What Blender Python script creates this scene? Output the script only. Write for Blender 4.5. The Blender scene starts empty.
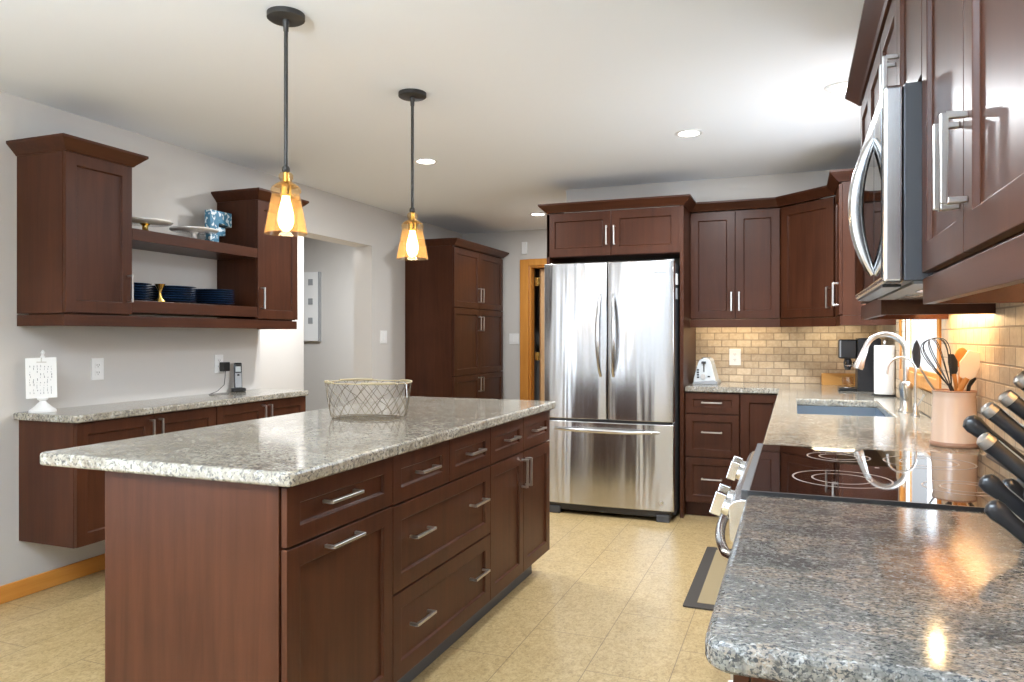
import bpy, bmesh, math, random
from mathutils import Vector, Matrix
random.seed(7)
S = bpy.context.scene
COL = S.collection

# ---------------------------------------------------------------- camera
cam_d = bpy.data.cameras.new('camera'); cam = bpy.data.objects.new('camera', cam_d); COL.objects.link(cam)
F_PX = 732.0
cam_d.sensor_width = 36.0; cam_d.lens = F_PX / 1024 * 36.0
cam_d.shift_y = -4.5 / 1024; cam_d.clip_start = 0.02
cam.location = (0, 0, 1.262)
cam.rotation_euler = (math.radians(90), 0, math.atan2(795 - 512, F_PX))
S.camera = cam

# ---------------------------------------------------------------- view, world
S.view_settings.view_transform = 'Standard'; S.view_settings.look = 'None'
S.view_settings.exposure = 0.66; S.view_settings.gamma = 1.0
S.view_settings.use_curve_mapping = False
S.cycles.use_denoising = True
S.cycles.max_bounces = 10; S.cycles.diffuse_bounces = 5; S.cycles.glossy_bounces = 5
S.cycles.transparent_max_bounces = 12
S.cycles.sample_clamp_indirect = 6.0
W = bpy.data.worlds.new('sky'); S.world = W; W.use_nodes = True
bg = W.node_tree.nodes['Background']; bg.inputs[0].default_value = (0.88, 0.94, 1.0, 1); bg.inputs[1].default_value = 1.0

def light(name, kind, loc, energy, color=(1, 1, 1), size=None, size_y=None, rot=(0, 0, 0), radius=None, spot=None):
    l = bpy.data.lights.new(name, kind); l.energy = energy; l.color = color
    if kind == 'AREA':
        l.shape = 'RECTANGLE' if size_y else 'DISK'; l.size = size
        if size_y: l.size_y = size_y
    if radius is not None: l.shadow_soft_size = radius
    if spot: l.spot_size = math.radians(spot); l.spot_blend = 0.8
    o = bpy.data.objects.new(name, l); o.location = loc; o.rotation_euler = rot; COL.objects.link(o)
    return o

# daylight at the sink window and at two added, unseen windows
DAY = (0.76, 0.88, 1.0)
light('added_near_window_light', 'AREA', (-1.55, -3.12, 1.25), 6, DAY, 3.0, 1.9, (math.radians(90), 0, math.radians(0)))
light('added_patio_light', 'AREA', (-3.44, -1.0, 1.1), 34, DAY, 2.4, 1.9, (math.radians(90), 0, math.radians(-90)))
light('daylight_sink_window', 'AREA', (0.66, 3.95, 1.55), 12, DAY, 1.0, 0.85, (math.radians(90), 0, math.radians(90)))

# unseen fill lamp added near the camera, bounced off the ceiling
light('added_ceiling_bounce', 'AREA', (-1.2, -0.4, 1.85), 210, (.74, .87, 1.0), .5, .5, (math.radians(180), 0, 0))

# ---------------------------------------------------------------- node helpers
def newmat(name):
    m = bpy.data.materials.new(name); m.use_nodes = True
    nt = m.node_tree; b = nt.nodes['Principled BSDF']
    return m, nt, b
def simple(name, col, rough=0.5, metal=0.0, emit=None, estr=0, coat=0, spec=0.5):
    m, nt, b = newmat(name)
    b.inputs['Base Color'].default_value = (*col, 1); b.inputs['Roughness'].default_value = rough
    b.inputs['Metallic'].default_value = metal; b.inputs['Coat Weight'].default_value = coat
    b.inputs['Specular IOR Level'].default_value = spec
    if emit: b.inputs['Emission Color'].default_value = (*emit, 1); b.inputs['Emission Strength'].default_value = estr
    return m
def coords(nt, scale=(1, 1, 1), world=False):
    if world:
        g = nt.nodes.new('ShaderNodeNewGeometry'); out = g.outputs['Position']
    else:
        g = nt.nodes.new('ShaderNodeTexCoord'); out = g.outputs['Object']
    mp = nt.nodes.new('ShaderNodeMapping'); mp.inputs['Scale'].default_value = scale
    nt.links.new(out, mp.inputs['Vector']); return mp.outputs['Vector']
def noise(nt, vec, scale, detail=3, rough=0.5, dist=0.0):
    n = nt.nodes.new('ShaderNodeTexNoise'); n.inputs['Scale'].default_value = scale
    n.inputs['Detail'].default_value = detail; n.inputs['Roughness'].default_value = rough
    n.inputs['Distortion'].default_value = dist
    nt.links.new(vec, n.inputs['Vector']); return n.outputs['Fac']
def ramp(nt, fac, stops):
    r = nt.nodes.new('ShaderNodeValToRGB'); e = r.color_ramp.elements
    while len(e) < len(stops): e.new(0.5)
    for q, (p, c) in zip(e, stops):
        q.position = p; q.color = (*c, 1) if len(c) == 3 else c
    nt.links.new(fac, r.inputs['Fac']); return r.outputs['Color']
def mix(nt, fac, a, b, mode='MIX'):
    m = nt.nodes.new('ShaderNodeMix'); m.data_type = 'RGBA'; m.blend_type = mode
    for s, v in ((m.inputs[0], fac), (m.inputs[6], a), (m.inputs[7], b)):
        if hasattr(v, 'is_output'): nt.links.new(v, s)
        elif isinstance(v, (int, float)): s.default_value = v
        else: s.default_value = (*v, 1)
    return m.outputs[2]
def bump(nt, b, h, strength, dist=0.01):
    n = nt.nodes.new('ShaderNodeBump'); n.inputs['Strength'].default_value = strength; n.inputs['Distance'].default_value = dist
    nt.links.new(h, n.inputs['Height']); nt.links.new(n.outputs[0], b.inputs['Normal'])

def wood(name, dark, light_, scale, rough=0.36, coat=0.03):
    m, nt, b = newmat(name)
    v = coords(nt, scale)
    f = noise(nt, v, 1.0, 5, 0.6, 0.6)
    g = noise(nt, coords(nt), 3.0, 2)
    c = ramp(nt, f, [(0.25, dark), (0.75, light_)])
    c2 = mix(nt, 0.35, c, ramp(nt, g, [(0.3, dark), (0.7, light_)]))
    nt.links.new(c2, b.inputs['Base Color'])
    b.inputs['Specular IOR Level'].default_value = 0.17
    b.inputs['Roughness'].default_value = rough; b.inputs['Coat Weight'].default_value = coat; b.inputs['Coat Roughness'].default_value = 0.25
    return m
DK, LT = (0.033, 0.0098, 0.0044), (0.079, 0.0262, 0.0115)
M = {}
M['wood'] = wood('cherry_stained_wood', DK, LT, (28, 28, 1.6))
M['wood_x'] = wood('cherry_stained_wood_across', DK, LT, (1.6, 28, 28))
M['wood_y'] = wood('cherry_stained_wood_along', DK, LT, (28, 1.6, 28))
M['wood_in'] = wood('orange_lit_wood_underside', (0.50, 0.27, 0.11), (0.62, 0.36, 0.16), (20, 2, 20), 0.45)  # orange of the warm bounce light put into the underside wood colour
M['oak'] = wood('golden_oak', (0.50, 0.19, 0.03), (0.68, 0.31, 0.07), (30, 2, 30), 0.35)
M['oak_v'] = wood('golden_oak_upright', (0.50, 0.19, 0.03), (0.68, 0.31, 0.07), (30, 30, 2), 0.35)
M['doorleaf'] = wood('pale_birch_door', (0.60, 0.36, 0.17), (0.68, 0.43, 0.22), (20, 20, 1.5), 0.4)
M['bamboo'] = wood('bamboo', (0.50, 0.23, 0.06), (0.66, 0.36, 0.11), (2, 20, 30), 0.45)
M['spoonwood'] = wood('spoon_wood', (0.42, 0.17, 0.04), (0.58, 0.27, 0.08), (20, 20, 3), 0.5)
M['reveal'] = simple('dark_gap', (0.012, 0.008, 0.006), 0.8)
M['toe'] = simple('toe_kick_vinyl', (0.10, 0.105, 0.12), 0.5)

def paint(name, col, sc=60, st=0.06):
    m, nt, b = newmat(name)
    b.inputs['Base Color'].default_value = (*col, 1); b.inputs['Roughness'].default_value = 0.75
    bump(nt, b, noise(nt, coords(nt), sc, 4), st, 0.003); return m
M['wall'] = paint('greige_wall_paint', (0.56, 0.535, 0.505))
M['ceil'] = paint('white_ceiling_paint', (0.815, 0.845, 0.885), 25, 0.15)
M['white'] = simple('white_plastic', (0.80, 0.80, 0.79), 0.35)
M['ceramic'] = simple('white_ceramic', (0.82, 0.80, 0.77), 0.15, coat=0.5)
M['cream'] = simple('cream_silicone', (0.80, 0.64, 0.47), 0.4)
M['crock'] = simple('blush_glazed_stoneware', (0.74, 0.55, 0.42), 0.18, coat=0.5)
M['crockrim'] = simple('bare_stoneware_rim', (0.36, 0.2, 0.13), 0.5)
M['black'] = simple('black_plastic', (0.012, 0.012, 0.013), 0.3)
M['blackglass'] = simple('black_ceramic_glass', (0.004, 0.004, 0.005), 0.025, coat=0.6)
M['dkgrey'] = simple('dark_grey_metal', (0.055, 0.057, 0.062), 0.42, 0.3)
M['charcoal'] = simple('charcoal_iron', (0.05, 0.046, 0.042), 0.45, 0.5)
M['slot'] = simple('socket_slot', (0.06, 0.06, 0.06), 0.6)
M['greyplastic'] = simple('silver_grey_plastic', (0.30, 0.31, 0.32), 0.35)
M['navy'] = simple('navy_glaze', (0.018, 0.05, 0.12), 0.12, coat=0.5)
M['brass'] = simple('brass', (0.62, 0.42, 0.12), 0.25, 1.0)
M['wire'] = simple('antique_brass_wire', (0.16, 0.13, 0.09), 0.4, 0.6)
M['jute'] = simple('pale_wrapped_rim', (0.40, 0.33, 0.20), 0.6)
M['paper'] = simple('white_paper', (0.85, 0.85, 0.84), 0.8)
M['ink'] = simple('grey_ink', (0.25, 0.25, 0.27), 0.8)
M['chrome'] = simple('polished_chrome', (0.78, 0.79, 0.80), 0.12, 1.0)
M['nickel'] = simple('brushed_nickel', (0.62, 0.60, 0.57), 0.28, 1.0)
M['sinksteel'] = simple('sink_steel', (0.36, 0.43, 0.50), 0.3, 0.9)
M['matdark'] = simple('mat_border', (0.045, 0.037, 0.03), 0.85)
M['mattan'] = simple('mat_centre', (0.27, 0.205, 0.11), 0.85)
M['lamp'] = simple('lit_lamp_lens', (1, 1, 1), 0.5, emit=(1.0, 0.96, 0.90), estr=12)
M['bulb'] = simple('glowing_bulb', (1, 1, 1), 0.5, emit=(1.0, 0.80, 0.50), estr=12)
M['ring'] = simple('burner_ring_print', (0.30, 0.25, 0.22), 0.3)
M['redwood'] = simple('red_brown_cloth', (0.25, 0.05, 0.015), 0.7)
M['ledtape'] = simple('warm_led_strip', (1, 1, 1), 0.5, emit=(1.0, 0.72, 0.40), estr=5)

def steel(name='brushed_stainless', sc=(300, 300, 2), wob=0.0, col=(0.62, 0.62, 0.62), rough=0.2):
    m, nt, b = newmat(name)
    b.inputs['Base Color'].default_value = (*col, 1); b.inputs['Metallic'].default_value = 1.0
    v = coords(nt, sc); f = noise(nt, v, 1.0, 2)
    r = nt.nodes.new('ShaderNodeMapRange'); r.inputs[3].default_value = rough - 0.05; r.inputs[4].default_value = rough + 0.07
    nt.links.new(f, r.inputs[0]); nt.links.new(r.outputs[0], b.inputs['Roughness'])
    if wob:
        h = noise(nt, coords(nt, (7.5, 2, 0.55)), 1.0, 2, 0.5, 0.3)
        bump(nt, b, h, wob, 0.05)
    return m
M['steel'] = steel()
M['fridgesteel'] = steel('fridge_stainless', wob=0.24, col=(0.52, 0.52, 0.525), rough=0.2)
M['knifesteel'] = simple('knife_steel', (0.5, 0.48, 0.45), 0.32, 1.0)

def thinglass(name, tint, fac, rough=0.0):
    m = bpy.data.materials.new(name); m.use_nodes = True; nt = m.node_tree; nt.nodes.clear()
    o = nt.nodes.new('ShaderNodeOutputMaterial'); mx = nt.nodes.new('ShaderNodeMixShader')
    t = nt.nodes.new('ShaderNodeBsdfTransparent'); g = nt.nodes.new('ShaderNodeBsdfGlossy')
    t.inputs[0].default_value = (*tint, 1); g.inputs['Roughness'].default_value = rough
    lw = nt.nodes.new('ShaderNodeLayerWeight'); lw.inputs[0].default_value = fac
    gm = nt.nodes.new('ShaderNodeNewGeometry'); fr_ = nt.nodes.new('ShaderNodeMath'); fr_.operation = 'SUBTRACT'; fr_.inputs[0].default_value = 1.0
    ml = nt.nodes.new('ShaderNodeMath'); ml.operation = 'MULTIPLY'      # reflect off the front face of the thin sheet only
    nt.links.new(gm.outputs['Backfacing'], fr_.inputs[1]); nt.links.new(fr_.outputs[0], ml.inputs[0]); nt.links.new(lw.outputs['Fresnel'], ml.inputs[1])
    nt.links.new(ml.outputs[0], mx.inputs[0]); nt.links.new(t.outputs[0], mx.inputs[1]); nt.links.new(g.outputs[0], mx.inputs[2])
    nt.links.new(mx.outputs[0], o.inputs[0]); return m
M['pane'] = thinglass('window_pane', (0.99, 0.99, 0.99), 0.05)
M['amber'] = thinglass('amber_glass', (0.96, 0.85, 0.67), 0.3, 0.03)
def seeded(m, col, fac):
    nt = m.node_tree; o = next(n for n in nt.nodes if n.type == 'OUTPUT_MATERIAL'); prev = o.inputs[0].links[0].from_socket
    t = nt.nodes.new('ShaderNodeBsdfTranslucent'); t.inputs[0].default_value = (*col, 1); mx = nt.nodes.new('ShaderNodeMixShader'); mx.inputs[0].default_value = fac
    nt.links.new(prev, mx.inputs[1]); nt.links.new(t.outputs[0], mx.inputs[2]); nt.links.new(mx.outputs[0], o.inputs[0])
seeded(M['amber'], (1.0, .68, .34), .055)
M['clear'] = thinglass('clear_glass', (0.98, 0.93, 0.86), 0.5, 0.03)

def granite(name, base, dark, white, stretch=(1, 1, 1), darkamt=0.44, spot=1.0):
    m, nt, b = newmat(name)
    v = coords(nt, stretch)
    big = noise(nt, v, 5.5, 6, 0.62, 1.3)
    c = ramp(nt, big, [(0.30, base[0]), (0.46, base[1]), (0.58, base[2]), (0.72, base[3])])
    s1 = noise(nt, v, 95 * spot, 3, 0.65, 0.4)
    c = mix(nt, ramp(nt, s1, [(darkamt - 0.03, (1, 1, 1)), (darkamt + 0.06, (0, 0, 0))]), c, dark)
    s2 = noise(nt, v, 60 * spot, 3, 0.6, 0.5)
    c = mix(nt, ramp(nt, s2, [(0.55, (0, 0, 0)), (0.66, (0.7, 0.7, 0.7))]), c, white)
    s3 = noise(nt, v, 28 * spot, 4, 0.7, 0.8)
    c = mix(nt, ramp(nt, s3, [(0.42, (0.55, 0.55, 0.55)), (0.52, (0, 0, 0))]), c, base[0])
    nt.links.new(c, b.inputs['Base Color']); b.inputs['Roughness'].default_value = 0.11
    b.inputs['Specular IOR Level'].default_value = 0.5
    return m
M['granite'] = granite('beige_grey_granite', [(0.215, 0.185, 0.14), (0.33, 0.30, 0.24), (0.43, 0.40, 0.33), (0.32, 0.31, 0.265)], (0.11, 0.105, 0.095), (0.56, 0.55, 0.51))
M['granite2'] = granite('streaked_grey_granite', [(0.065, 0.062, 0.056), (0.15, 0.147, 0.132), (0.23, 0.185, 0.14), (0.165, 0.172, 0.165)], (0.032, 0.035, 0.038), (0.36, 0.36, 0.345), (1.0, 1.7, 1.0), 0.45, 2.1)

def backsplash(name, axis):
    m, nt, b = newmat(name)
    g = nt.nodes.new('ShaderNodeNewGeometry'); sp = nt.nodes.new('ShaderNodeSeparateXYZ'); cb = nt.nodes.new('ShaderNodeCombineXYZ')
    nt.links.new(g.outputs['Position'], sp.inputs[0]); nt.links.new(sp.outputs[axis], cb.inputs[0]); nt.links.new(sp.outputs[2], cb.inputs[1])
    ad = nt.nodes.new('ShaderNodeVectorMath'); ad.inputs[1].default_value = (10.03, -0.914, 0); nt.links.new(cb.outputs[0], ad.inputs[0])
    br = nt.nodes.new('ShaderNodeTexBrick'); nt.links.new(ad.outputs[0], br.inputs['Vector'])
    br.inputs['Scale'].default_value = 1.0; br.inputs['Brick Width'].default_value = 0.108; br.inputs['Row Height'].default_value = 0.0535
    br.inputs['Mortar Size'].default_value = 0.0032; br.inputs['Mortar Smooth'].default_value = 0.35; br.inputs['Bias'].default_value = 0.0
    br.inputs['Color1'].default_value = (0.56, 0.44, 0.30, 1); br.inputs['Color2'].default_value = (0.32, 0.235, 0.155, 1)
    br.inputs['Mortar'].default_value = (0.27, 0.20, 0.135, 1)
    f = noise(nt, g.outputs['Position'], 45, 4, 0.6)
    c = mix(nt, 0.35, br.outputs['Color'], ramp(nt, f, [(0.3, (0.42, 0.28, 0.16)), (0.65, (0.72, 0.58, 0.40))]))
    c = mix(nt, br.outputs['Fac'], c, (0.27, 0.20, 0.135))
    nt.links.new(c, b.inputs['Base Color']); b.inputs['Roughness'].default_value = 0.45
    iv = nt.nodes.new('ShaderNodeMath'); iv.operation = 'SUBTRACT'; iv.inputs[0].default_value = 1; nt.links.new(br.outputs['Fac'], iv.inputs[1])
    h = mix(nt, 0.15, iv.outputs[0], f)
    bump(nt, b, h, 0.8, 0.004); return m
M['tile_x'] = backsplash('tumbled_travertine_back', 0)
M['tile_y'] = backsplash('tumbled_travertine_side', 1)

def floor_mat():
    m, nt, b = newmat('tan_cork_look_floor_tile')
    g = nt.nodes.new('ShaderNodeNewGeometry'); sp = nt.nodes.new('ShaderNodeSeparateXYZ'); cb = nt.nodes.new('ShaderNodeCombineXYZ')
    nt.links.new(g.outputs['Position'], sp.inputs[0]); nt.links.new(sp.outputs[1], cb.inputs[0]); nt.links.new(sp.outputs[0], cb.inputs[1])
    ad = nt.nodes.new('ShaderNodeVectorMath'); ad.inputs[1].default_value = (12.2, 0.43 + 0.31 * 40, 0); nt.links.new(cb.outputs[0], ad.inputs[0])
    br = nt.nodes.new('ShaderNodeTexBrick'); nt.links.new(ad.outputs[0], br.inputs['Vector'])
    br.inputs['Scale'].default_value = 1.0; br.inputs['Brick Width'].default_value = 0.62; br.inputs['Row Height'].default_value = 0.31
    br.inputs['Mortar Size'].default_value = 0.0016; br.inputs['Mortar Smooth'].default_value = 0.2
    br.inputs['Color1'].default_value = (0.46, 0.33, 0.155, 1); br.inputs['Color2'].default_value = (0.42, 0.295, 0.135, 1)
    v = coords(nt, (1.4, 1, 1), True)
    f = noise(nt, v, 55, 5, 0.7, 1.0); f2 = noise(nt, v, 9, 4, 0.6, 1.5)
    c = mix(nt, 0.75, br.outputs['Color'], ramp(nt, f, [(0.37, (0.17, 0.105, 0.04)), (0.47, (0.40, 0.275, 0.115)), (0.60, (0.54, 0.41, 0.22))]))
    c = mix(nt, 0.35, c, ramp(nt, f2, [(0.35, (0.32, 0.215, 0.09)), (0.65, (0.54, 0.41, 0.22))]))
    c = mix(nt, br.outputs['Fac'], c, (0.16, 0.10, 0.05))
    nt.links.new(c, b.inputs['Base Color']); b.inputs['Roughness'].default_value = 0.34
    bump(nt, b, noise(nt, v, 30, 3), 0.04, 0.004); return m
M['floor'] = floor_mat()

def blue_pattern():
    m, nt, b = newmat('blue_white_floral')
    f = noise(nt, coords(nt), 38, 1, 0.5, 0.4)
    nt.links.new(ramp(nt, f, [(0.53, (0.045, 0.19, 0.31)), (0.57, (0.75, 0.82, 0.85))]), b.inputs['Base Color']); b.inputs['Roughness'].default_value = 0.4
    return m
M['blue'] = blue_pattern()

# ---------------------------------------------------------------- mesh helpers
V = Vector
class MB:
    def __init__(s): s.v = []; s.f = []; s.sm = []
    def add(s, vs, fs, smooth=False):
        o = len(s.v); s.v += [tuple(p) for p in vs]; s.f += [tuple(i + o for i in f) for f in fs]; s.sm += [smooth] * len(fs); return s
    def box(s, x0, x1, y0, y1, z0, z1):
        x0, x1 = sorted((x0, x1)); y0, y1 = sorted((y0, y1)); z0, z1 = sorted((z0, z1))
        return s.add([(x, y, z) for z in (z0, z1) for y in (y0, y1) for x in (x0, x1)],
                     [(0, 2, 3, 1), (4, 5, 7, 6), (0, 1, 5, 4), (2, 6, 7, 3), (0, 4, 6, 2), (1, 3, 7, 5)])
    def obox(s, o, a, b, c):       # corner and three edge vectors
        o, a, b, c = V(o), V(a), V(b), V(c)
        if a.cross(b).dot(c) < 0: a, b = b, a
        vs = [o, o + a, o + b, o + a + b, o + c, o + a + c, o + b + c, o + a + b + c]
        return s.add(vs, [(0, 2, 3, 1), (4, 5, 7, 6), (0, 1, 5, 4), (2, 6, 7, 3), (0, 4, 6, 2), (1, 3, 7, 5)])
    def prism(s, pts, d):          # polygon extruded by vector d
        n = len(pts); P = [V(p) for p in pts]; d = V(d)
        nr = sum(((P[i] - P[0]).cross(P[(i + 1) % n] - P[0]) for i in range(n)), V((0, 0, 0)))
        if nr.dot(d) > 0: P = P[::-1]
        vs = P + [p + d for p in P]
        return s.add(vs, [tuple(range(n)), tuple(range(2 * n - 1, n - 1, -1))] + [(i, i + n, (i + 1) % n + n, (i + 1) % n)[::-1] for i in range(n)][::1])
    def tube(s, path, r, n=10, caps=True, closed=False):
        P = [V(p) for p in path]; m = len(P); R = r if hasattr(r, '__len__') else [r] * m
        rings = []; up = None
        for i, p in enumerate(P):
            if closed: t = (P[(i + 1) % m] - P[i - 1])
            else: t = P[min(i + 1, m - 1)] - P[max(i - 1, 0)]
            t.normalize()
            if up is None: up = V((0, 0, 1)) if abs(t.z) < 0.9 else V((1, 0, 0))
            a = t.cross(up).normalized(); b = t.cross(a).normalized(); up = a.cross(t).normalized()
            rings.append([p + (a * math.cos(q) + b * math.sin(q)) * R[i] for q in [2 * math.pi * k / n for k in range(n)]])
        vs = [q for g in rings for q in g]; fs = []
        for i in range(m if closed else m - 1):
            j = (i + 1) % m
            for k in range(n): fs.append((i * n + k, i * n + (k + 1) % n, j * n + (k + 1) % n, j * n + k))
        s.add(vs, fs, True)
        if caps and not closed: s.add(rings[0] + rings[-1], [tuple(range(n))[::-1], tuple(range(n, 2 * n))])
        return s
    def lathe(s, prof, c=(0, 0, 0), n=32, axis=(0, 0, 1), closed=False):  # prof: (radius, height)
        ax = V(axis).normalized(); a = ax.orthogonal().normalized(); b = ax.cross(a); c = V(c); vs = []; fs = []
        for r, h in prof:
            for k in range(n):
                q = 2 * math.pi * k / n; vs.append(c + ax * h + (a * math.cos(q) + b * math.sin(q)) * max(r, 1e-5))
        m = len(prof)
        for i in range(m if closed else m - 1):
            j = (i + 1) % m
            for k in range(n): fs.append((i * n + k, i * n + (k + 1) % n, j * n + (k + 1) % n, j * n + k))
        return s.add(vs, fs, True)
    def cyl(s, c, r, h, n=24, axis=(0, 0, 1)):
        return s.lathe([(0, 0), (r, 0), (r, h), (0, h)], c, n, axis)
    def build(s, name, mat, parent=None, bevel=0.0, seg=2, angle=35):
        me = bpy.data.meshes.new(name); off = V(parent_base(parent)) if parent else V((0, 0, 0))
        me.from_pydata([V(p) - off for p in s.v], [], s.f)
        bm = bmesh.new(); bm.from_mesh(me)
        for f, q in zip(bm.faces, s.sm): f.smooth = q
        bmesh.ops.remove_doubles(bm, verts=bm.verts, dist=1e-5)
        bmesh.ops.recalc_face_normals(bm, faces=bm.faces)
        bm.to_mesh(me); bm.free()
        me.materials.append(M[mat] if isinstance(mat, str) else mat)
        o = bpy.data.objects.new(name, me); COL.objects.link(o)
        if parent: o.parent = parent
        if bevel:
            b = o.modifiers.new('bevel', 'BEVEL'); b.width = bevel; b.segments = seg; b.limit_method = 'ANGLE'; b.angle_limit = math.radians(angle)
        if any(s.sm):
            try: me.set_sharp_from_angle(angle=math.radians(42))
            except Exception: pass
        return o
BASE = {}
def parent_base(p):
    while p is not None:
        if p.name in BASE: return BASE[p.name]
        p = p.parent
    return (0, 0, 0)
def tag(o, label, cat, group=None):
    o['label'] = label; o['category'] = cat
    if group: o['group'] = group
    return o
def thing(name, label, cat, loc, group=None):
    o = bpy.data.objects.new(name, None); COL.objects.link(o); o.location = loc; BASE[o.name] = tuple(loc)
    return tag(o, label, cat, group)
def struct(name, mb, mat, **k):
    o = mb.build(name, mat, **k); o['kind'] = 'structure'; return o
def duplicate(root, delta, label):
    r = root.copy(); COL.objects.link(r); r.location = V(root.location) + V(delta); r['label'] = label; BASE[r.name] = tuple(r.location)
    for ch in list(root.children):
        c = ch.copy(); COL.objects.link(c); c.parent = r
        for g in list(ch.children):
            d = g.copy(); COL.objects.link(d); d.parent = c
    return r
def arc(c, r, a0, a1, n, ax, ay):
    c, ax, ay = V(c), V(ax), V(ay)
    return [c + ax * r * math.cos(a0 + (a1 - a0) * i / n) + ay * r * math.sin(a0 + (a1 - a0) * i / n) for i in range(n + 1)]

# ---------------------------------------------------------------- setting
XL, XR, YB, YF, YN, H = -3.50, 0.555, 5.85, 7.50, -3.2, 2.42
struct('floor', MB().box(-6.2, XR + .12, YN - .1, 9.6, -0.1, 0), 'floor')
struct('ceiling', MB().box(-6.2, XR + .12, YN - .1, 9.6, H, H + .1), 'ceil')
def wall_with_holes(name, axis, c0, c1, a0, a1, holes, mat='wall', z1=H):
    mb = MB(); As = sorted({a0, a1, *[h[0] for h in holes], *[h[1] for h in holes]})
    for i in range(len(As) - 1):
        p, q = As[i], As[i + 1]; hs = [h for h in holes if h[0] <= p and h[1] >= q]
        zs = [(0, z1)] if not hs else [(0, hs[0][2]), (hs[0][3], z1)]
        for u, v in zs:
            if v - u > 1e-4: mb.box(c0, c1, p, q, u, v) if axis == 'x' else mb.box(p, q, c0, c1, u, v)
    return struct(name, mb, mat)
wall_with_holes('wall_left', 'x', XL - .19, XL, YN, YF, [(4.15, 5.61, 0, 2.065), (-2.25, 0.25, 0.05, 2.05)])
wall_with_holes('wall_right', 'x', XR, XR + .035, YN, YB, [(3.40, 4.50, 1.085, 2.05)])
wall_with_holes('wall_near', 'y', YN - .12, YN, XL - .19, XR + .12, [(-3.05, -0.05, 0.25, 2.2)])
wall_with_holes('wall_far', 'y', YF, YF + .12, XL, -1.60, [(-2.70, -1.90, 0, 2.03)])
struct('wall_back', MB().box(-1.60, XR + .12, YB, YB + .12, 0, H), 'wall')
struct('wall_passage', MB().box(-1.72, -1.60, YB, YF, 0, H), 'wall')
struct('wall_bulkhead', MB().box(-1.685, XR, 5.55, YB, 2.225, H), 'wall')
struct('wall_hall_end', MB().box(-6.2, XL - .19, 7.0, 7.1, 0, H), 'wall')
struct('wall_hall_side', MB().box(-4.72, -4.60, 2.5, 6.10, 0, H), 'wall')
struct('wall_hall_near', MB().box(-6.2, XL - .19, 2.4, 2.5, 0, H), 'wall')
struct('wall_hall_outer', MB().box(-6.2, -6.1, 2.4, 7.1, 0, H), 'wall')
struct('wall_closet', MB().box(-3.3, -3.2, YF + .12, 9.2, 0, H).box(-1.6, -1.5, YF + .12, 9.2, 0, H).box(-3.3, -1.5, 9.2, 9.3, 0, H), 'wall')
struct('wall_backsplash_back', MB().box(-0.7215, XR, YB - .012, YB, 0.914, 1.39), 'tile_x')
struct('wall_backsplash_right', MB().box(XR - .012, XR, 0.80, 3.33, 0.914, 1.80).box(XR - .012, XR, 3.33, 4.46, 0.914, 1.02).box(XR - .012, XR, 4.46, YB - .012, 0.914, 1.39), 'tile_y')
# baseboards
def base_y(name, x0, x1, y0, y1):
    struct(name, MB().box(x0, x1, y0, y1, 0, 0.085), 'oak', bevel=.004)
base_y('baseboard_left', XL, XL + .014, 0.30, 4.15)
base_y('baseboard_left_far', XL, XL + .014, 5.61, 6.18)
base_y('baseboard_hall', -6.1, XL - .19, 6.986, 7.0)
base_y('baseboard_far', -2.97, -2.80, YF - .014, YF)
# trim of the far doorway
d1 = struct('trim_1', MB().box(-2.80, -2.70, YF - .022, YF, 0, 2.10).box(-1.90, -1.80, YF - .022, YF, 0, 2.10).box(-2.70, -1.90, YF - .022, YF, 2.03, 2.10)
       .box(-2.70, -2.68, YF, YF + .12, 0, 2.03).box(-1.92, -1.90, YF, YF + .12, 0, 2.03).box(-2.68, -1.92, YF, YF + .12, 2.01, 2.03), 'oak_v', bevel=.004)
dr = MB().prism([(-2.625, 7.63, 0.01), (-2.60, 7.595, 0.01), (-1.93, 7.70, 0.01), (-1.94, 7.74, 0.01)], (0, 0, 1.99)).build('door_1', 'doorleaf', bevel=.003)
dr['kind'] = 'structure'
for k, z in enumerate((0.25, 1.0, 1.82)):
    h = MB().box(-2.665, -2.612, 7.60, 7.604, z, z + .09).cyl((-2.64, 7.598, z), .007, .09, 10); h.build('hinge', 'brass', dr)
coat = MB().lathe([(0.02, 0), (.09, .02), (.10, .4), (.07, 1.1), (.03, 1.3), (0, 1.31)], (-2.86, 8.9, 0.55), 16)
tag(coat.build('hanging_coat', 'redwood'), 'red-brown garment hanging in the gap of the half open door', 'coat')

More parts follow.
